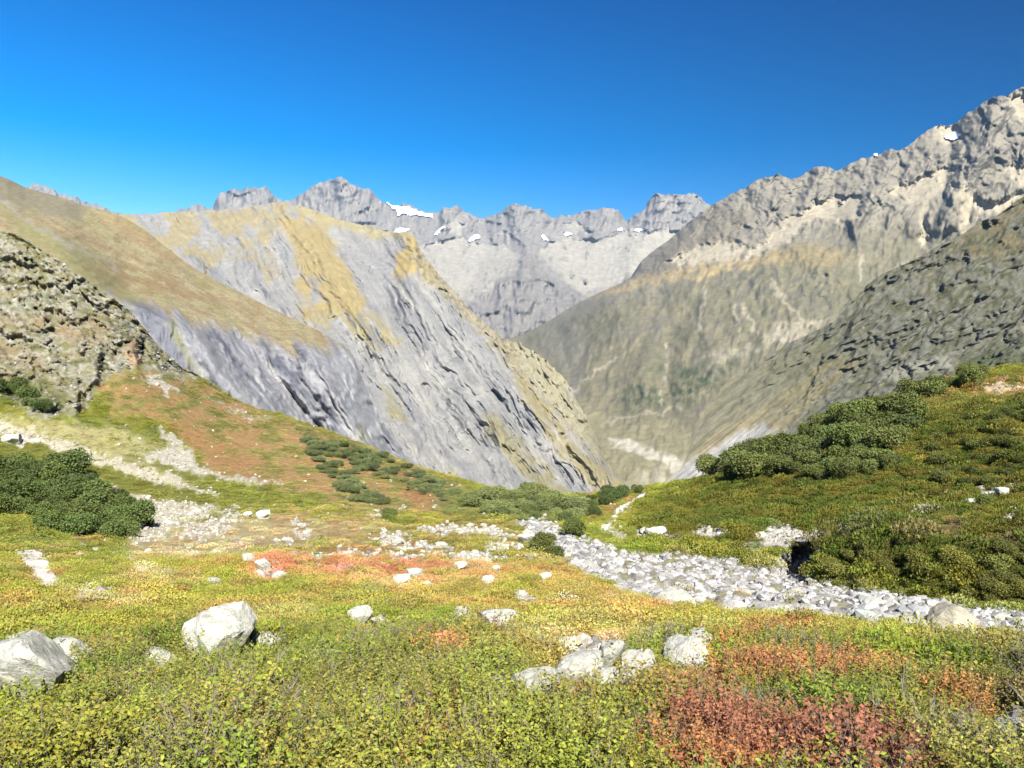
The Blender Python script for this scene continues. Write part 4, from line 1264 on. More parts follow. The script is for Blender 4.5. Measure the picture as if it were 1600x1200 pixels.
big = [
    (338, 1034, 116, 88, 4, 0.9, 'large pale boulder with a split right end, standing alone in green shrubs'),
    (376, 1022, 26, 34, 3, 0.5, 'narrow pale block leaning against the split end of the large lone boulder'),
    (410, 1016, 54, 26, 1, 0.2, 'low rough rock just right of the large split boulder'),
    (447, 1012, 40, 17, 2, 0.4, 'small flat rock ending the row right of the split boulder'),
    (18, 1112, 150, 128, 5, 0.1, 'whitish boulder cut by the left edge of the picture, largest on that side'),
    (92, 1058, 84, 62, 2, 0.3, 'jagged pale rock rising behind the big whitish boulder at the left edge'),
    (20, 1022, 60, 34, 6, 0.8, 'pale rock top showing above the whitish boulder at the left edge'),
    (236, 1046, 62, 30, 2, 0.0, 'flat pale slab sunk in shrubs left of the large split boulder'),
    (838, 1090, 78, 46, 7, 0.15, 'broad grey boulder with a flat top at the front left of the rock cluster'),
    (775, 1078, 32, 26, 3, 0.0, 'small rounded stone left of the flat-topped grey boulder'),
    (905, 1066, 80, 44, 0, 0.6, 'long rounded boulder in the middle of the front rock cluster'),
    (952, 1050, 58, 52, 5, 1.1, 'tall grey boulder at the centre back of the front rock cluster'),
    (1004, 1058, 66, 44, 1, 0.9, 'square-cut boulder at the right of the front rock cluster'),
    (960, 1048, 22, 22, 6, 0.3, 'small bright white stone wedged between the boulders of the front cluster'),
    (950, 1080, 60, 34, 4, 0.4, 'rough rock at the foot of the long rounded boulder'),
    (984, 1074, 44, 30, 2, 0.7, 'wedge-shaped rock below the square-cut boulder'),
    (895, 1088, 24, 14, 3, 0.2, 'small pinkish stone beside the rust shrubs below the cluster'),
    (1082, 1050, 78, 56, 1, 0.35, 'pale wedge boulder in front of the pair beside the rust patch'),
    (1092, 1024, 56, 36, 0, 1.3, 'rounded boulder behind the pale wedge boulder'),
    (1120, 1044, 22, 24, 6, 0.0, 'small white rock against the right side of the pale wedge boulder'),
    (780, 980, 66, 24, 7, 0.1, 'wide flat-topped boulder lying alone on the open turf'),
    (562, 978, 40, 32, 4, 0.5, 'rounded boulder at the left of the stepped row on the turf'),
    (593, 980, 30, 18, 5, 0.2, 'middle stone of the stepped row on the turf'),
    (624, 974, 26, 12, 1, 0.0, 'flat stone at the right end of the stepped row on the turf'),
    (546, 993, 14, 14, 6, 0.0, 'small white stone just below the stepped row on the turf'),
    (815, 937, 26, 15, 2, 0.3, 'square pale boulder on green turf above the flat-topped boulder'),
    (626, 916, 30, 20, 0, 0.2, 'white boulder at the lower edge of the red turf patch'),
    (648, 902, 28, 14, 3, 0.4, 'pale rock just above the white boulder at the red patch'),
    (667, 919, 22, 12, 5, 0.0, 'low stone right of the white boulder at the red patch'),
    (764, 914, 24, 16, 1, 0.7, 'tilted pale boulder at the right end of the stony line'),
    (720, 890, 24, 14, 6, 0.2, 'white boulder on brown turf right of the red patch'),
    (852, 907, 22, 13, 7, 0.1, 'pale boulder on the turf just left of the stream bank'),
    (775, 894, 14, 11, 4, 0.0, 'small pointed stone on the turf above the tilted pale boulder'),
    (410, 896, 28, 26, 5, 0.1, 'pointed pale rock in the small red patch at left'),
    (436, 904, 26, 12, 2, 0.2, 'flat rock beside the pointed rock in the small red patch'),
    (386, 876, 26, 12, 1, 0.4, 'low double-topped rock beyond the pointed rock'),
    (333, 915, 22, 13, 3, 0.1, 'grey squarish rock alone in green shrubs above the split boulder'),
    (296, 920, 13, 8, 6, 0.0, 'little rounded stone on the trail edge left of the grey squarish rock'),
    (409, 811, 24, 15, 0, 0.2, 'white boulder on the tan bench at left'),
    (386, 808, 14, 9, 4, 0.3, 'smaller stone left of the white boulder on the tan bench'),
    (822, 848, 28, 16, 5, 0.2, 'rounded boulder on the bank beside a bush where the stream narrows'),
    (1027, 838, 34, 15, 7, 0.2, 'pale low boulder at the start of the stone row on the far bank'),
    (1010, 834, 20, 10, 2, 0.0, 'small pale rock left of the low boulder on the far bank'),
    (1500, 992, 78, 48, 1, -0.4, 'tan flat-faced boulder, largest in the stream bed'),
    (1570, 776, 24, 16, 3, 0.2, 'grey rock with a dark side high on the right-hand slope'),
    (1520, 790, 16, 12, 4, 0.1, 'grey stone in shrubs below the dark-sided rock on the right-hand slope'),
    (1588, 800, 20, 10, 6, 0.3, 'pale stone near the right edge below the dark-sided rock'),
    (1585, 1160, 60, 38, 5, 0.2, 'grey boulder with a dark hollow at the lower right corner'),
    (1575, 1110, 66, 30, 0, 0.5, 'long pale rock in rust shrubs near the right edge'),
    (1500, 1132, 34, 24, 2, 0.3, 'rounded pale rock left of the lower right corner boulder'),
    (1458, 1118, 14, 14, 6, 0.2, 'little white stone in rust shrubs left of the rounded pale rock'),
    (1522, 1134, 22, 18, 3, 0.9, 'rust-stained stone touching the rounded pale rock'),
    (1374, 1078, 12, 11, 4, 0.0, 'small white stone on rust shrubs in the lower right'),
    (1350, 1066, 16, 9, 7, 0.0, 'flat stone on rust shrubs above the small white stone'),
    (1548, 1032, 24, 10, 1, 0.3, 'pale rock above a dark gap in the shrubs near the right edge'),
    (12, 693, 34, 16, 0, 0.0, 'pale flat boulder above the dark grove at the left edge'),
    (54, 692, 14, 7, 2, 0.0, 'small stone right of the pale flat boulder above the grove'),
]
for px, py, w, h, mi, rz, lab in big:
    tint = (1, 1, 1)
    if 'grey' in lab:
        tint = (0.86, 0.87, 0.85)
    if 'tan' in lab and 'flat-faced' in lab:
        tint = (0.86, 0.80, 0.70)
    if 'white' in lab:
        tint = (1.1, 1.1, 1.1)
    if 'pinkish' in lab or 'rust-stained' in lab:
        tint = (0.95, 0.80, 0.70)
    o = put_rock(px, py, w, h * 0.92, rocks_hi[mi], rz, tint=tint, depth=random.uniform(0.8, 1.0))
    if o:
        tag(o, lab, 'boulder', 'boulders lying on the mountain turf')


# a point cloud sampled on the ground, weighted
P4 = np.stack([G[:-1, :-1], G[:-1, 1:], G[1:, 1:], G[1:, :-1]], 0)
qarea = 0.5 * np.linalg.norm(np.cross(P4[2] - P4[0], P4[3] - P4[1]), axis=-1)
qpx, qpy = gx[:-1, :-1], gy[:-1, :-1]
qd = dist[:-1, :-1]
BROW_ROW = 14 + 30 + 26 + 26 + 34 + 30 + 36 + 44 + 56 + 70 + 80
qseen = (qpx > -70 - 450 * (qd < 40)) & (qpx < 1670 + 450 * (qd < 40)) & (qpy < 1400) & (np.arange(len(gx) - 1)[:, None] < BROW_ROW + 6)


def sample(weight, n=None):
    w = (qarea * weight * qseen).ravel()
    tot = w.sum()
    n = int(tot) if n is None else n
    cs = np.cumsum(w) / tot
    k = np.searchsorted(cs, RNG.random(n))
    k = np.minimum(k, len(w) - 1)
    i, j = np.unravel_index(k, qarea.shape)
    u, v = RNG.random(n)[:, None], RNG.random(n)[:, None]
    pos = (P4[0][i, j] * (1 - u) + P4[1][i, j] * u) * (1 - v) + (P4[3][i, j] * (1 - u) + P4[2][i, j] * u) * v
    return pos, i, j


def stone_tint():
    k = random.uniform(0.82, 1.12)
    return (k, k * random.uniform(0.97, 1.0), k * random.uniform(0.93, 1.02))


qbed = (bed * (1 - mg))[:-1, :-1]
pos, ii, jj = sample(qbed * (qd > 18) / np.maximum(qd, 20) ** 1.0, 150)
sizes = np.sort(RNG.uniform(0.28, 1.0, 150) ** 1.8)[::-1]
for n_, q in enumerate(pos):
    s_ = 0.14 + 0.36 * RNG.random() ** 1.6 + 0.34 * RNG.random() ** 7
    o = bpy.data.objects.new('boulder', random.choice(rocks_lo))
    o.scale = (s_ * random.uniform(0.8, 1.2), s_ * random.uniform(0.7, 1.1), s_ * random.uniform(0.45, 0.8))
    o.rotation_euler = (random.uniform(-0.3, 0.3), random.uniform(-0.3, 0.3), random.uniform(0, 6.28))
    o.location = Vector(q) + Vector((0, 0, s_ * 0.25))
    t_ = stone_tint()
    o.color = (t_[0] * 0.88, t_[1] * 0.89, t_[2] * 0.92, 1)
    x_ = project(q[0], q[1], q[2])[0]
    lab = ('large ' if s_ > 0.42 else 'small ' if s_ < 0.24 else '') + ('near-white' if t_[0] > 1.0 else 'pale grey' if t_[0] > 0.9 else 'mid grey') + ' angular boulder in the stream bed, ' + (
        'where it narrows by bushes' if x_ < 960 else 'below the hollow bank' if x_ < 1330 else 'near the tan boulder' if x_ > 1400 else 'under the shrubby bank')
    tag(link(o), lab, 'boulder', 'boulders in the stream bed')
qstrip = np.clip(GRAV - bed - trail_m, 0, 1)[:-1, :-1] * (1 - cliff[:-1, :-1])
pos, ii, jj = sample(qstrip * (qd > 10) / np.maximum(qd, 15) ** 1.3, 95)
for q in pos:
    s_ = (0.10 + 0.30 * RNG.random() ** 2) * min(1.0, q[1] / 55)
    o = bpy.data.objects.new('stone', random.choice(rocks_lo))
    o.scale = (s_ * random.uniform(0.9, 1.5), s_ * random.uniform(0.7, 1.1), s_ * random.uniform(0.5, 0.8))
    o.rotation_euler = (random.uniform(-0.2, 0.2), random.uniform(-0.2, 0.2), random.uniform(0, 6.28))
    o.location = Vector(q) + Vector((0, 0, s_ * 0.25))
    o.color = (*[c_ * 0.85 for c_ in stone_tint()], 1)
    x_, y_ = project(q[0], q[1], q[2])
    where = ('beside the front boulder cluster' if q[1] < 20 else 'on the gravel fan and scree at left' if x_ < 470 else 'among the bare rock strips on the middle knoll' if x_ < 930 else 'on the gravel of the far bank')
    tag(link(o), ('larger ' if s_ > 0.2 else 'little ') + 'pale stone lying ' + where, 'stone', 'stones in the bare gravel strips')

# ================================================================== PLANTS
def leaf_material(name, kind, attr, trans=0.3):
    """Leaf colour = colour of the plant x variation of the single leaf."""
    m, nt, bs, out = new_mat(name)
    if kind == 'OBJECT':
        a = nt.nodes.new('ShaderNodeObjectInfo')
        ac = a.outputs['Color']
    else:
        a = attr_node(nt, attr, kind)
        ac = a.outputs['Color']
    b = attr_node(nt, 'leaf_tone')
    c = mul_color(nt, ac, b.outputs['Color'])
    nt.links.new(c, bs.inputs['Base Color'])
    bs.inputs['Roughness'].default_value = 0.6
    bs.inputs['Specular IOR Level'].default_value = 0.2
    tr = nt.nodes.new('ShaderNodeBsdfTranslucent')
    nt.links.new(c, tr.inputs['Color'])
    mx = nt.nodes.new('ShaderNodeMixShader')
    mx.inputs[0].default_value = trans
    nt.links.new(bs.outputs[0], mx.inputs[1])
    nt.links.new(tr.outputs[0], mx.inputs[2])
    nt.links.new(mx.outputs[0], out.inputs[0])
    return m


m_shrub = leaf_material('shrub_leaf', 'INSTANCER', 'tint')
m_bush = leaf_material('bush_leaf', 'OBJECT', None, 0.12)
m_twig, nt, bs, _ = new_mat('dry_twig')
bs.inputs['Base Color'].default_value = (*srgb(176, 164, 150), 1)
m_stem, nt, bs, _ = new_mat('bark')
v, _r = noise_value(nt, 9, 0.6, 1.3)
a = nt.nodes.new('ShaderNodeRGB')
a.outputs[0].default_value = (*srgb(140, 122, 104), 1)
nt.links.new(mul_color(nt, a.outputs[0], v), bs.inputs['Base Color'])


class Plant:
    def __init__(self, seed):
        self.r = random.Random(seed)
        self.V, self.Q, self.C, self.M = [], [], [], []

    def leaf(self, p, d, size, width=0.5, tone=(1, 1, 1), mat=0):
        d = d.normalized()
        s = d.cross(Vector((self.r.gauss(0, 1), self.r.gauss(0, 1), self.r.gauss(0, 1))))
        if s.length < 1e-3:
            s = d.orthogonal()
        s.normalize()
        n = d.cross(s)
        b = len(self.V)
        self.V += [p, p + d * size * 0.5 + s * size * width * 0.5 + n * size * 0.08, p + d * size, p + d * size * 0.5 - s * size * width * 0.5 + n * size * 0.08]
        self.Q.append((b, b + 1, b + 2, b + 3))
        self.C += [tone] * 4
        self.M.append(mat)

    def twig(self, pts, r0, r1, mat=1, tone=(1, 1, 1)):
        b = len(self.V)
        for k, p in enumerate(pts):
            r = r0 + (r1 - r0) * k / (len(pts) - 1)
            for a in range(3):
                an = a * 2.094
                self.V.append(p + Vector((math.cos(an) * r, math.sin(an) * r, 0)))
                self.C.append(tone)
        for k in range(len(pts) - 1):
            for a in range(3):
                i0 = b + k * 3 + a
                i1 = b + k * 3 + (a + 1) % 3
                self.Q.append((i0, i1, i1 + 3, i0 + 3))
                self.M.append(mat)

    def mesh(self, name, mats):
        me = mesh_np(name, np.array([tuple(v) for v in self.V]), np.array(self.Q), False)
        put_color(me, 'leaf_tone', np.array(self.C))
        for m in mats:
            me.materials.append(m)
        me.polygons.foreach_set('material_index', np.array(self.M, np.int32))
        return me


def tone(r, spread=0.3, yellow=0.1):
    k = r.uniform(1 - spread, 1 + spread)
    if r.random() < yellow:
        return (min(k * 1.3, 1.6), min(k * 1.12, 1.4), k * 0.75)
    return (k * r.uniform(0.88, 1.1), k, k * r.uniform(0.75, 1.1))


def shrub_near(seed, dry=False):
    p = Plant(seed)
    r = p.r
    for _ in range(26 if not dry else 34):
        a = r.uniform(0, 6.28)
        b0 = Vector((math.cos(a), math.sin(a), 0)) * r.uniform(0, 0.09)
        hgt = r.uniform(0.10, 0.27) * (0.95 if dry else 1)
        lean = Vector((math.cos(a), math.sin(a), 0)) * r.uniform(0.02, 0.16)
        pts = [b0, b0 + lean * 0.4 + Vector((0, 0, hgt * 0.55)), b0 + lean + Vector((0, 0, hgt))]
        p.twig(pts, 0.0012 if not dry else 0.0028, 0.0006 if not dry else 0.0012)
        if dry:
            for _ in range(4):
                t = r.uniform(0.4, 0.95)
                q = pts[1].lerp(pts[2], t)
                p.twig([q, q + Vector((r.gauss(0, .03), r.gauss(0, .03), r.uniform(.01, .06)))], 0.0016, 0.0008)
            continue
        for k in range(18):
            t = 0.35 + 0.65 * (k + r.random()) / 18
            q = pts[0].lerp(pts[1], t * 2) if t < 0.5 else pts[1].lerp(pts[2], t * 2 - 1)
            an = k * 2.4 + r.uniform(-.4, .4)
            d = Vector((math.cos(an), math.sin(an), r.uniform(0.1, 1.1)))
            p.leaf(q, d, r.uniform(0.0125, 0.023), 0.6, tone(r, 0.16, 0.04))
    return p.mesh('heath_shrub', [m_shrub, m_twig])


def shrub_mid(seed):
    p = Plant(seed)
    r = p.r
    for _ in range(320):
        a, rr = r.uniform(0, 6.28), 0.26 * math.sqrt(r.random())
        z = (0.24 + r.uniform(-.07, .05)) * math.sqrt(max(0.05, 1 - (rr / 0.30) ** 2)) * r.uniform(0.45, 1.0)
        d = Vector((math.cos(a) * rr * 2 + r.gauss(0, .5), math.sin(a) * rr * 2 + r.gauss(0, .5), 0.7 + r.gauss(0, .4)))
        p.leaf(Vector((math.cos(a) * rr, math.sin(a) * rr, z)), d, r.uniform(0.020, 0.040), 0.6, tone(r, 0.22, 0.04))
    for _ in range(10):
        a = r.uniform(0, 6.28)
        q = Vector((math.cos(a), math.sin(a), 0)) * r.uniform(0.02, 0.2)
        if r.random() < 0.3:
            p.twig([q, q * 1.2 + Vector((0, 0, r.uniform(.15, .25)))], 0.004, 0.002)
    return p.mesh('heath_shrub_mid', [m_shrub, m_twig])


def shrub_far(seed):
    p = Plant(seed)
    r = p.r
    for _ in range(300):
        a, rr = r.uniform(0, 6.28), 0.75 * math.sqrt(r.random())
        z = 0.34 * math.sqrt(max(0.03, 1 - (rr / 0.8) ** 2)) * r.uniform(0.4, 1.05)
        d = Vector((math.cos(a) * rr + r.gauss(0, .5), math.sin(a) * rr + r.gauss(0, .5), 0.7 + r.gauss(0, .35)))
        p.leaf(Vector((math.cos(a) * rr, math.sin(a) * rr, z)), d, r.uniform(0.055, 0.115), 0.65, tone(r, 0.28, 0.05))
    return p.mesh('heath_shrub_far', [m_shrub, m_twig])


def library(name, meshes):
    c = bpy.data.collections.new(name)
    for i, me_ in enumerate(meshes):
        o = bpy.data.objects.new('%s_%02d' % (name, i), me_)
        c.objects.link(o)
    return c


def scatter(name, pos, rot, scl, kind_idx, tint, coll, label=None):
    """One object of kind stuff: instances of a plant (or stone) library on points."""
    me = bpy.data.meshes.new(name)
    n = len(pos)
    me.vertices.add(n)
    me.vertices.foreach_set('co', np.ascontiguousarray(pos, np.float32).ravel())
    for nm, tp, dat, fld in (('turn', 'FLOAT_VECTOR', rot, 'vector'), ('size', 'FLOAT_VECTOR', scl, 'vector'), ('pick', 'INT', kind_idx, 'value')):
        at = me.attributes.new(nm, tp, 'POINT')
        at.data.foreach_set(fld, np.ascontiguousarray(dat, np.int32 if tp == 'INT' else np.float32).ravel())
    put_color(me, 'tint', tint)
    ng = bpy.data.node_groups.new(name, 'GeometryNodeTree')
    ng.interface.new_socket('Geometry', in_out='INPUT', socket_type='NodeSocketGeometry')
    ng.interface.new_socket('Geometry', in_out='OUTPUT', socket_type='NodeSocketGeometry')
    N, Lk = ng.nodes, ng.links
    gi, go = N.new('NodeGroupInput'), N.new('NodeGroupOutput')
    ci = N.new('GeometryNodeCollectionInfo')
    ci.inputs['Collection'].default_value = coll
    ci.inputs['Separate Children'].default_value = True
    ci.inputs['Reset Children'].default_value = True
    ip = N.new('GeometryNodeInstanceOnPoints')
    ip.inputs['Pick Instance'].default_value = True

    def na(nm, tp):
        x = N.new('GeometryNodeInputNamedAttribute')
        x.data_type = tp
        x.inputs['Name'].default_value = nm
        return x.outputs['Attribute']
    e2r = N.new('FunctionNodeEulerToRotation')
    Lk.new(na('turn', 'FLOAT_VECTOR'), e2r.inputs[0])
    Lk.new(gi.outputs[0], ip.inputs['Points'])
    Lk.new(ci.outputs[0], ip.inputs['Instance'])
    Lk.new(na('pick', 'INT'), ip.inputs['Instance Index'])
    Lk.new(e2r.outputs[0], ip.inputs['Rotation'])
    Lk.new(na('size', 'FLOAT_VECTOR'), ip.inputs['Scale'])
    Lk.new(ip.outputs[0], go.inputs[0])
    o = bpy.data.objects.new(name, me)
    md = o.modifiers.new('scatter', 'NODES')
    md.node_group = ng
    tag(o, label, None, None, 'stuff')
    return link(o)


def rot_rand(n, lean=0.15):
    return np.stack([RNG.normal(0, lean, n), RNG.normal(0, lean, n), RNG.uniform(0, 6.283, n)], -1)


gcol = ground_col[:-1, :-1]
qveg = (veg * (GRAV < 0.4))[:-1, :-1]


def plant_tints(i, j, boost, dry_share=0.0):
    n = len(i)
    c = gcol[i, j] * boost * RNG.uniform(0.75, 1.25, n)[:, None]
    x_, y_ = Xw[i, j], Yw[i, j]
    sp = sstep(0.45, 0.7, fbm(x_ / 1.3, y_ / 1.3, 4, 611)) * (RNG.random(n) < 0.6) * (qd[i, j] < 40)
    c += (srgb(176, 128, 84) * boost - c) * (0.6 * sp)[:, None]
    sp = sstep(0.3, 0.6, fbm(x_ / 0.9 + 30, y_ / 0.9, 4, 615)) * (qd[i, j] < 40)
    c *= 1 - 0.38 * sp[:, None]
    c *= 1 + RNG.normal(0, 0.07, (n, 3))
    return c


BIGBOX = [(px_, py_, w_, h_) for px_, py_, w_, h_, *_r in big]


def low_in_front(pos, hgt, sc):
    """Plants are kept low where bare ground or a boulder begins right behind them, as the sheep keep it."""
    X, Y = project(pos[:, 0], pos[:, 1], pos[:, 2] + hgt)
    X0, Y0 = project(pos[:, 0], pos[:, 1], pos[:, 2])
    ci_ = np.clip(np.searchsorted(xs, X), 0, len(xs) - 1)
    f = np.ones(len(pos))
    for c_ in np.unique(ci_):
        k = np.nonzero(ci_ == c_)[0]
        r_ = np.clip(np.searchsorted(-gy[:BROW_ROW, c_], -Y[k]), 0, BROW_ROW - 1)
        f[k] = np.minimum(f[k], 1 - 0.7 * np.clip(GRAV[r_, c_] * 1.3 - 0.2, 0, 1))
    for bx, by, bw, bh in BIGBOX:
        m_ = (np.abs(X - bx) < bw * 0.6) & (Y0 > by - 2) & (Y0 < by + 75) & (Y < by - 0.05 * bh)
        f[m_] = np.minimum(f[m_], 0.3)
    sc[:, 2] *= f
    sc[:, :2] *= (0.5 + 0.5 * f)[:, None]
    return sc


NEAR = library('near_shrub', [shrub_near(500 + k) for k in range(5)] + [shrub_near(520 + k, True) for k in range(2)])
MID = library('mid_shrub', [shrub_mid(540 + k) for k in range(6)])
FAR = library('far_shrub', [shrub_far(560 + k) for k in range(6)])

pos, i, j = sample(qveg * (qd > 2.6) * (qd < 10.5) * 66)
n = len(pos)
kind_i = RNG.integers(0, 5, n)
patchy = fbm(pos[:, 0] / 0.5, pos[:, 1] / 0.5, 3, 601)
dry = RNG.random(n) < np.where(patchy > 0.32, 0.22, 0.015)
kind_i[dry] = RNG.integers(5, 7, dry.sum())
hump = 1 + 0.7 * fbm(pos[:, 0] / 0.5, pos[:, 1] / 0.5, 2, 605)
sc = (RNG.uniform(0.75, 1.25, n) * np.clip(hump, 0.55, 1.5))[:, None] * np.array([[1.1, 1.1, 1.0]])
sc = low_in_front(pos, 0.22, sc)
scatter('heath', pos - [0, 0, 0.02], rot_rand(n, 0.16), sc, kind_i, plant_tints(i, j, 2.25) * [0.96, 1.0, 0.95], NEAR)
pos, i, j = sample(qveg * (qd >= 8.0) * (qd < 36) * 18)
n = len(pos)
hump = np.clip(1 + 0.5 * fbm(pos[:, 0] / 0.9, pos[:, 1] / 0.9, 2, 607), 0.45, 1.6)
sc = (RNG.uniform(0.7, 1.3, n) * hump)[:, None] * np.array([[1.1, 1.1, 0.9]])
sc = low_in_front(pos, 0.24, sc)
scatter('heath', pos - [0, 0, 0.03], rot_rand(n, 0.16), sc, RNG.integers(0, 6, n), plant_tints(i, j, 2.6) * [1.04, 1.0, 1.1] * np.where(pos[:, :1] > 0.28 * pos[:, 1:2], 0.95, 1), MID)
lush = np.clip((gcol[..., 1] - 0.55 * gcol[..., 0] - 0.9 * gcol[..., 2]) * 18 + 0.35, 0.15, 1.0)
pos, i, j = sample(qveg * (0.4 + 0.6 * lush) * (qd >= 34) * 1.7 * (1 + 0.9 * (qpx > 1000)))
n = len(pos)
hump = np.clip(1 + 0.6 * fbm(pos[:, 0] / 2.0, pos[:, 1] / 2.0, 2, 609), 0.4, 1.7)
sc = (RNG.uniform(0.6, 1.25, n) * hump * (0.55 + 0.5 * lush[i, j]))[:, None] * np.array([[1.0, 1.0, 0.85]])
sc[:, 2] *= np.where(qpx[i, j] < 980, 0.55, 1.0)
tall = (qpx[i, j] > 1000) & (qpy[i, j] > 620) & (qpy[i, j] < 960)
sc[tall] *= np.array([[1.05, 1.05, 1.6]])
sc = low_in_front(pos, 0.25, sc)
scatter('heath', pos - [0, 0, 0.05], rot_rand(n, 0.2), sc, RNG.integers(0, 6, n), plant_tints(i, j, 2.3) * [1.03, 1.0, 1.08], FAR)
pos, i, j = sample(qveg * (0.5 * rightz + bankz)[:-1, :-1] * (qd >= 34) * 0.28)
n = len(pos)
s_ = RNG.uniform(0.9, 2.2, n)
sc = s_[:, None] * np.array([[0.9, 0.9, 1.5]]) * RNG.uniform(0.8, 1.2, (n, 3))
scatter('low_shrubs', pos - [0, 0, 0.05], rot_rand(n, 0.2), low_in_front(pos, 0.5, sc), RNG.integers(0, 6, n), plant_tints(i, j, 2.0) * RNG.uniform(0.75, 1.35, n)[:, None], FAR)

# loose stones too many to count
m_pebble, nt, bs, _ = new_mat('loose_stone')
a = attr_node(nt, 'tint', 'INSTANCER')
v, _r = noise_value(nt, 2.0, 0.8, 1.15)
nt.links.new(mul_color(nt, a.outputs['Color'], v), bs.inputs['Base Color'])
peb = []
for k in range(8):
    me_ = rock_mesh(700 + k, 1, 7, 0.15)
    me_.materials.append(m_pebble)
    peb.append(me_)
PEB = library('loose_stones', peb)


def stones(name, weight, n, lo, hi, pw, colr, lift=0.15):
    pos, i, j = sample(weight, n)
    s_ = lo + (hi - lo) * RNG.random(n) ** pw
    sc = s_[:, None] * RNG.uniform(0.6, 1.2, (n, 3)) * np.array([[1, 1, 0.75]])
    tint = np.asarray(colr)[None, :] * np.where(RNG.random(n) < 0.12, 0.45, RNG.uniform(0.62, 1.15, n))[:, None] * (1 + RNG.normal(0, 0.02, (n, 3)))
    pos[:, 2] += s_ * lift
    scatter(name, pos, rot_rand(n, 0.5), sc, RNG.integers(0, 8, n), tint, PEB)


stones('stream_rubble', qbed * (qd > 15), 15000, 0.04, 0.36, 3.2, srgb(217, 216, 212, 1.25))
stones('gravel', qstrip / np.maximum(qd, 10), 7000, 0.03, 0.20, 2.5, srgb(222, 216, 200, 1.35))
qscree = (cliff * (1 - 0.5 * np.clip(lf, 0, 1)))[:-1, :-1]
stones('cliff_rubble', qscree, 700, 0.12, 0.5, 2.5, srgb(182, 178, 164))
spk = sstep(0.35, 0.7, lf)[:-1, :-1] * (1 - bed[:-1, :-1]) * (qd > 14) * (qpx < 1000)
stones('meadow_stones', spk / np.maximum(qd, 10) ** 0.5, 1400, 0.05, 0.28, 2.5, srgb(220, 214, 198, 1.35))

# ---------------------------------------------------------------- alder bushes
def bush_meshes(seed):
    p = Plant(seed)
    r = p.r
    lobes = []
    for q_ in range(4):
        a, rr = q_ * 1.6 + r.uniform(-.4, .4), r.uniform(0.2, 0.5)
        lobes.append((Vector((math.cos(a) * rr, math.sin(a) * rr, r.uniform(0.45, 0.85))), r.uniform(0.40, 0.58)))
    for _ in range(2900):
        c, rad = r.choice(lobes)
        d = Vector((r.gauss(0, 1), r.gauss(0, 1), r.gauss(0.35, 1))).normalized()
        q = c + d * rad * (r.random() ** 0.16) * r.uniform(0.82, 1.18)
        if q.z < 0.05:
            continue
        dd = d.cross(Vector((r.gauss(0, 1), r.gauss(0, 1), r.gauss(0, 1)))).normalized() + d * r.uniform(-0.2, 0.7)
        p.leaf(q, dd, r.uniform(0.075, 0.13), 0.75, tone(r, 0.26, 0.03))
    fol = p.mesh('foliage', [m_bush])
    t = Plant(seed + 1)
    for c, rad in lobes:
        b0 = Vector((t.r.uniform(-.12, .12), t.r.uniform(-.12, .12), -0.08))
        t.twig([b0, b0.lerp(c, 0.5) + Vector((0, 0, 0.08)), c, c + (c - b0) * 0.25], 0.035, 0.010, 0)
    st = t.mesh('stem', [m_stem])
    return fol, st


BUSH = [bush_meshes(800 + 2 * k) for k in range(6)]


def bush(px, py, w, label, group, tint, hk=1.0):
    pos = ground.at(px, py)
    if pos is None:
        return
    fol, st = random.choice(BUSH)
    k = w * pos.y / F / 1.7
    root = bpy.data.objects.new('alder_bush', None)
    root.location = pos
    root.rotation_euler = (0, 0, random.uniform(0, 6.28))
    root.scale = (k, k, k * hk)
    root.empty_display_size = 0.2
    link(root)
    tag(root, label, 'bush', group)
    f = bpy.data.objects.new('foliage', fol)
    v_ = random.uniform(0.68, 1.3)
    f.color = (tint[0] * v_ * random.uniform(.92, 1.08), tint[1] * v_, tint[2] * v_ * random.uniform(.9, 1.1), 1)
    link(f, root)
    link(bpy.data.objects.new('stem', st), root)


def in_poly(x, y, pts):
    c = False
    n = len(pts)
    for a in range(n):
        x0, y0 = pts[a]
        x1, y1 = pts[(a + 1) % n]
        if (y0 > y) != (y1 > y) and x < (x1 - x0) * (y - y0) / (y1 - y0) + x0:
            c = not c
    return c


ORD = ['second', 'third', 'fourth', 'fifth', 'sixth', 'seventh', 'eighth', 'ninth', 'tenth', 'eleventh', 'twelfth', 'thirteenth', 'fourteenth', 'fifteenth', 'sixteenth', 'seventeenth', 'eighteenth']


def grove(pts, n, w, label, group, col, gap=0.42, hk=1.0):
    xs_ = [q[0] for q in pts]
    ys_ = [q[1] for q in pts]
    put, tries = [], 0
    while len(put) < n and tries < 6000:
        tries += 1
        x, y = random.uniform(min(xs_), max(xs_)), random.uniform(min(ys_), max(ys_))
        if not in_poly(x, y, pts) or any(((x - a) / 1.0) ** 2 + ((y - b) * 1.5) ** 2 < (gap * w) ** 2 for a, b in put):
            continue
        put.append((x, y))
    order = sorted(put, key=lambda q: q[1])
    nb_ = max(1, round(len(put) / 14))
    bands = {1: [''], 2: ['upper row', 'lower row'], 3: ['upper row', 'middle row', 'lower row'], 4: ['top row', 'upper middle row', 'lower middle row', 'bottom row'],
             5: ['top row', 'second row', 'middle row', 'fourth row', 'bottom row']}[min(nb_, 5)]
    for b_, nm in enumerate(bands):
        row = sorted(order[b_ * len(order) // len(bands):(b_ + 1) * len(order) // len(bands)])
        for k_, (x, y) in enumerate(row):
            if k_ == 0:
                od = 'leftmost'
            elif k_ == len(row) - 1:
                od = 'rightmost'
            else:
                od = ORD[k_ - 1] + ' from left'
            lab = label + ', ' + od + (' in its ' + nm if nm else '')
            bush(x, y, w * random.uniform(0.65, 1.35), lab, group, col, hk * random.uniform(0.85, 1.2))


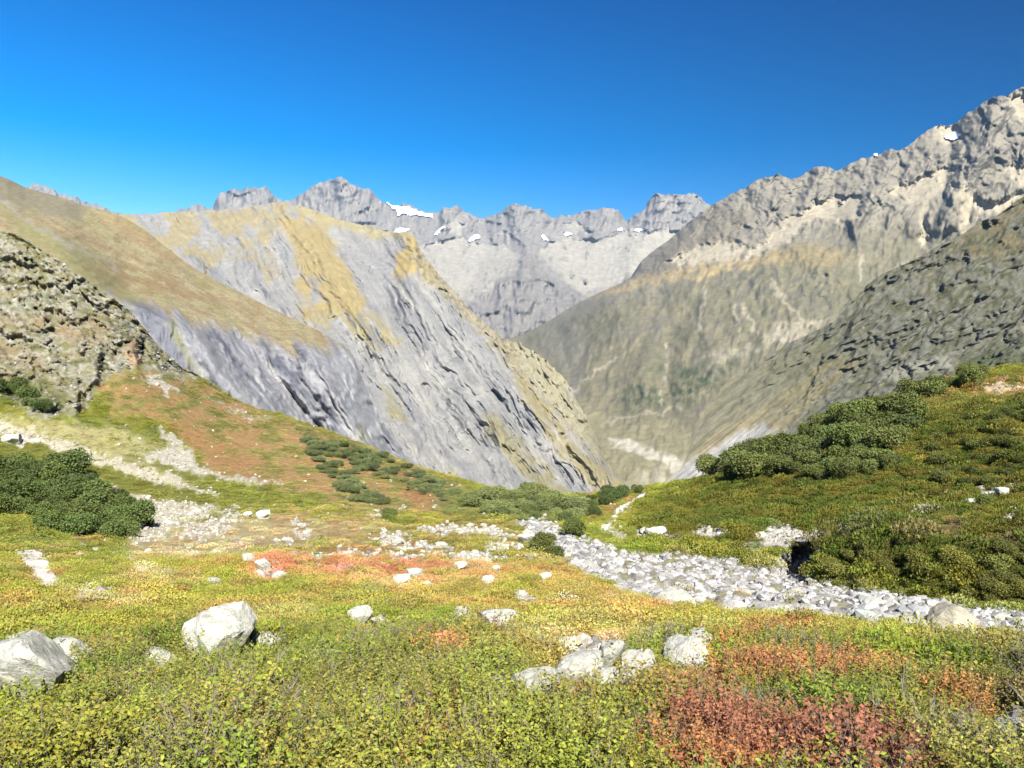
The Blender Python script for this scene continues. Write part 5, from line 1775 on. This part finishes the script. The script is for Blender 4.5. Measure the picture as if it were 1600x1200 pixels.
ALDER = srgb(108, 118, 60, 1.9)
ALDER2 = srgb(98, 112, 58, 1.9)
grove([(1100, 752), (1130, 738), (1200, 702), (1250, 680), (1310, 655), (1360, 642), (1410, 640), (1440, 660), (1420, 690), (1390, 700), (1395, 735), (1340, 742), (1290, 758), (1230, 742), (1150, 756)], 76, 44,
      'rounded alder in the right slope thicket', 'alder thicket on the right slope', ALDER, 0.44, 0.85)
grove([(1430, 690), (1520, 655), (1640, 640), (1660, 720), (1600, 765), (1470, 760)], 44, 26,
      'low dark shrub high on the right slope', 'low shrubs high on the right slope', srgb(106, 112, 54, 1.8), 0.6, 0.7)
grove([(1400, 622), (1480, 600), (1540, 585), (1540, 600), (1450, 625)], 9, 30, 'green bush on the right skyline', 'bushes on the right skyline', ALDER)
grove([(-60, 732), (0, 730), (60, 738), (125, 752), (150, 775), (195, 800), (222, 828), (200, 842), (140, 846), (80, 838), (60, 812), (0, 815), (-60, 815)], 66, 48,
      'dark alder in the left grove', 'alder grove at the left edge', ALDER2, 0.46, 0.85)
for x, y, w, lab in ((186, 788, 30, 'small dark bush standing apart right of the grove on pale gravel'), (206, 806, 24, 'smallest bush beside the gravel fan right of the grove'),
                     (232, 824, 22, 'last little bush at the right tip of the left grove'), (608, 812, 24, 'single round green bush on the turf left of the pale rock strips'),
                     (502, 843, 10, 'tiny brown bush on the little ditch across the tan bench'), (848, 862, 40, 'grey-green bush on the near bank where the stream narrows'),
                     (866, 876, 36, 'second grey-green bush on the near bank, nearer the viewer'), (898, 838, 36, 'dark bush overhanging the far bank of the narrow stream'),
                     (1540, 792, 26, 'lone bush among stones high on the right bank')):
    bush(x, y, w, lab, 'single bushes on the turf', ALDER)
grove([(735, 778), (790, 772), (840, 772), (875, 785), (915, 795), (925, 812), (880, 818), (830, 815), (770, 808), (730, 795)], 40, 30,
      'grey-green bush in the valley hollow', 'bushes in the valley hollow', srgb(128, 138, 84, 2.0), 0.45, 0.65)
grove([(905, 790), (950, 775), (1000, 772), (960, 785), (925, 815)], 10, 28, 'dark bush right of the stream head', 'bushes right of the stream head', ALDER2)
grove([(470, 690), (560, 700), (640, 732), (720, 768), (690, 785), (640, 765), (560, 735), (540, 750), (620, 790), (560, 785), (500, 745)], 80, 22,
      'low bush on the red slope', 'bushes along the red slope brow', srgb(120, 130, 84, 2.0), 0.38, 0.5)
grove([(-40, 600), (40, 612), (90, 640), (60, 650), (-40, 632)], 10, 26, 'dark bush below the left cliff', 'bushes at the cliff foot', ALDER2)
grove([(1290, 860), (1400, 850), (1600, 850), (1660, 870), (1660, 955), (1560, 945), (1440, 925), (1300, 905)], 60, 34,
      'olive shrub on the far bank', 'shrubs covering the far stream bank', srgb(122, 124, 58, 1.9), 0.42, 0.75)
